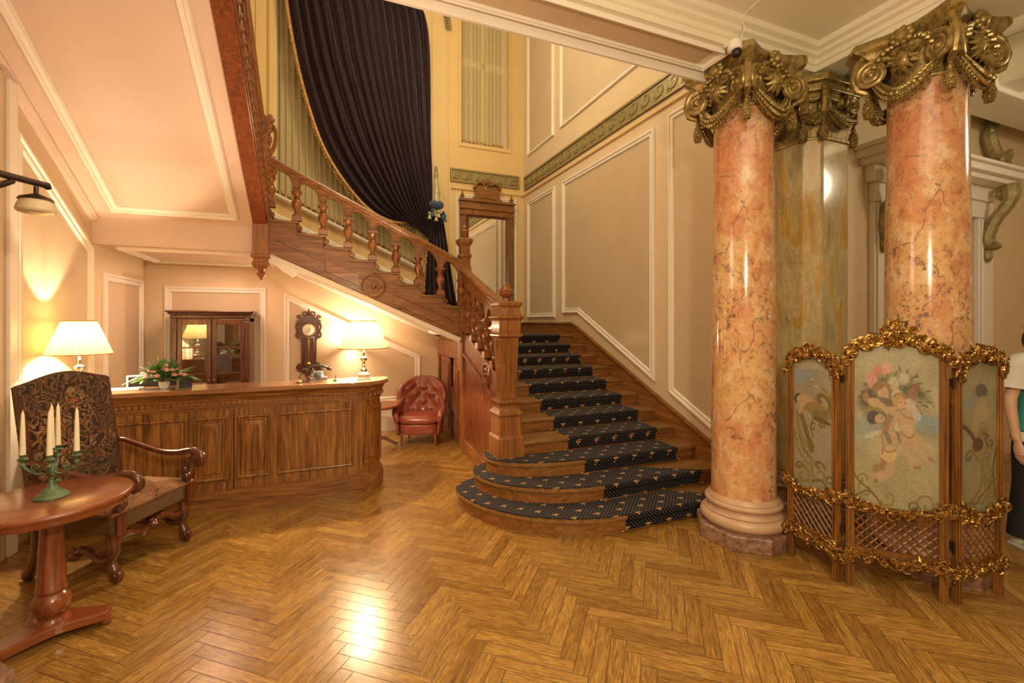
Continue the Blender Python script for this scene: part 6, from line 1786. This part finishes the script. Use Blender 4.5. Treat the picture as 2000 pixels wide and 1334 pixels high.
m = MB(); m.ball((-.012,0,1.655), (.098,.088,.105), 18, 12); m.ball((-.07,0,1.56), (.05,.075,.10), 14, 10); m.build('hair', HAIR, pe)
for s in (1,-1):
    bx_, by_, bz_ = ((.13,.21,.84) if s > 0 else (.04,-.245,.79))
    m = MB()
    m.tube([(bx_-.01,by_,bz_+.03),(bx_,by_,bz_),(bx_+.006,by_,bz_-.03),(bx_+.012,by_,bz_-.065),(bx_+.016,by_,bz_-.09)], [.026,.026,.036,.040,.034], 12, flat=.55, up=(0,1,0))
    for off, L, r in ((.030,.070,.0085),(.011,.080,.009),(-.009,.075,.009),(-.028,.058,.0078)):
        p0 = Vector((bx_+.016+off, by_, bz_-.080))
        m.tube([p0, p0+Vector((.004,0,-L*.42)), p0+Vector((.002,-s*.010,-L*.74)), p0+Vector((-.003,-s*.022,-L))], [r*1.08,r,r*.9,r*.6], 8)
    p0 = Vector((bx_+.035,by_,bz_-.025)); m.tube([p0, p0+Vector((.022,-s*.012,-.026)), p0+Vector((.026,-s*.022,-.055))], [.013,.011,.008], 8)
    m.build('hand', SKIN, pe)
def ering(prof, n=28):
    m = MB(); vs = []
    for rx, ry, z in prof: vs += [(rx*math.cos(2*PI*i/n), ry*math.sin(2*PI*i/n), z) for i in range(n)]
    k = len(prof); fs = [(j*n+i, j*n+(i+1)%n, (j+1)*n+(i+1)%n, (j+1)*n+i) for j in range(k-1) for i in range(n)]+[tuple(reversed(range(n))), tuple(range((k-1)*n, k*n))]
    return m.add(vs, fs)
m = ering([(.135,.185,.82),(.135,.182,.90),(.122,.155,1.02),(.118,.148,1.08),(.132,.165,1.20),(.135,.182,1.32),(.115,.185,1.39),(.08,.12,1.44),(.055,.065,1.46)])
m.build('teal_top', TEAL, pe, angle=80)
for s in (1,-1):
    m = MB(); m.tube(bez([(0,s*.13,1.40),(0,s*.20,1.375),(-.005,s*.235,1.30),(-.008,s*.25,1.20)], 5), [.065,.070,.074,.076,.076,.077,.078,.078,.078,.078,.078,.080,.082,.084,.088,.090], 16)
    m.build('lace_sleeve', CLOTHW, pe, angle=80)
ering([(.150,.205,.795),(.152,.207,.80),(.146,.198,.86),(.137,.187,.868)]).build('lace_hem', CLOTHW, pe, angle=80)
ering([(.118,.186,1.30),(.138,.188,1.31),(.118,.19,1.395),(.075,.11,1.45)]).build('lace_collar', CLOTHW, pe, angle=80)
m = ering([(.10,.13,.72),(.13,.178,.80),(.13,.18,.90),(.12,.16,.96)])
m.tube([(0,.09,.86),(0,.095,.70),(.0,.095,.50),(-.01,.095,.08)], [.10,.105,.085,.075], 16)
m.tube([(0,-.09,.86),(.01,-.11,.70),(.03,-.15,.50),(.02,-.19,.08)], [.10,.105,.088,.085], 16)
m.build('trousers', TROUS, pe, angle=80)
for y, x0 in ((.095,.0),(-.19,.03)):
    m = MB(); m.prism([(x0-.08,y-.035),(x0+.10,y-.045),(x0+.16,y-.03),(x0+.175,y),(x0+.16,y+.03),(x0+.10,y+.045),(x0-.08,y+.035)], 0, .018)
    m.ball((x0+.09,y,.03), (.085,.042,.028), 14, 8); m.ball((x0-.04,y,.05), (.05,.036,.045), 12, 8); m.build('shoe', CLOTHW, pe)
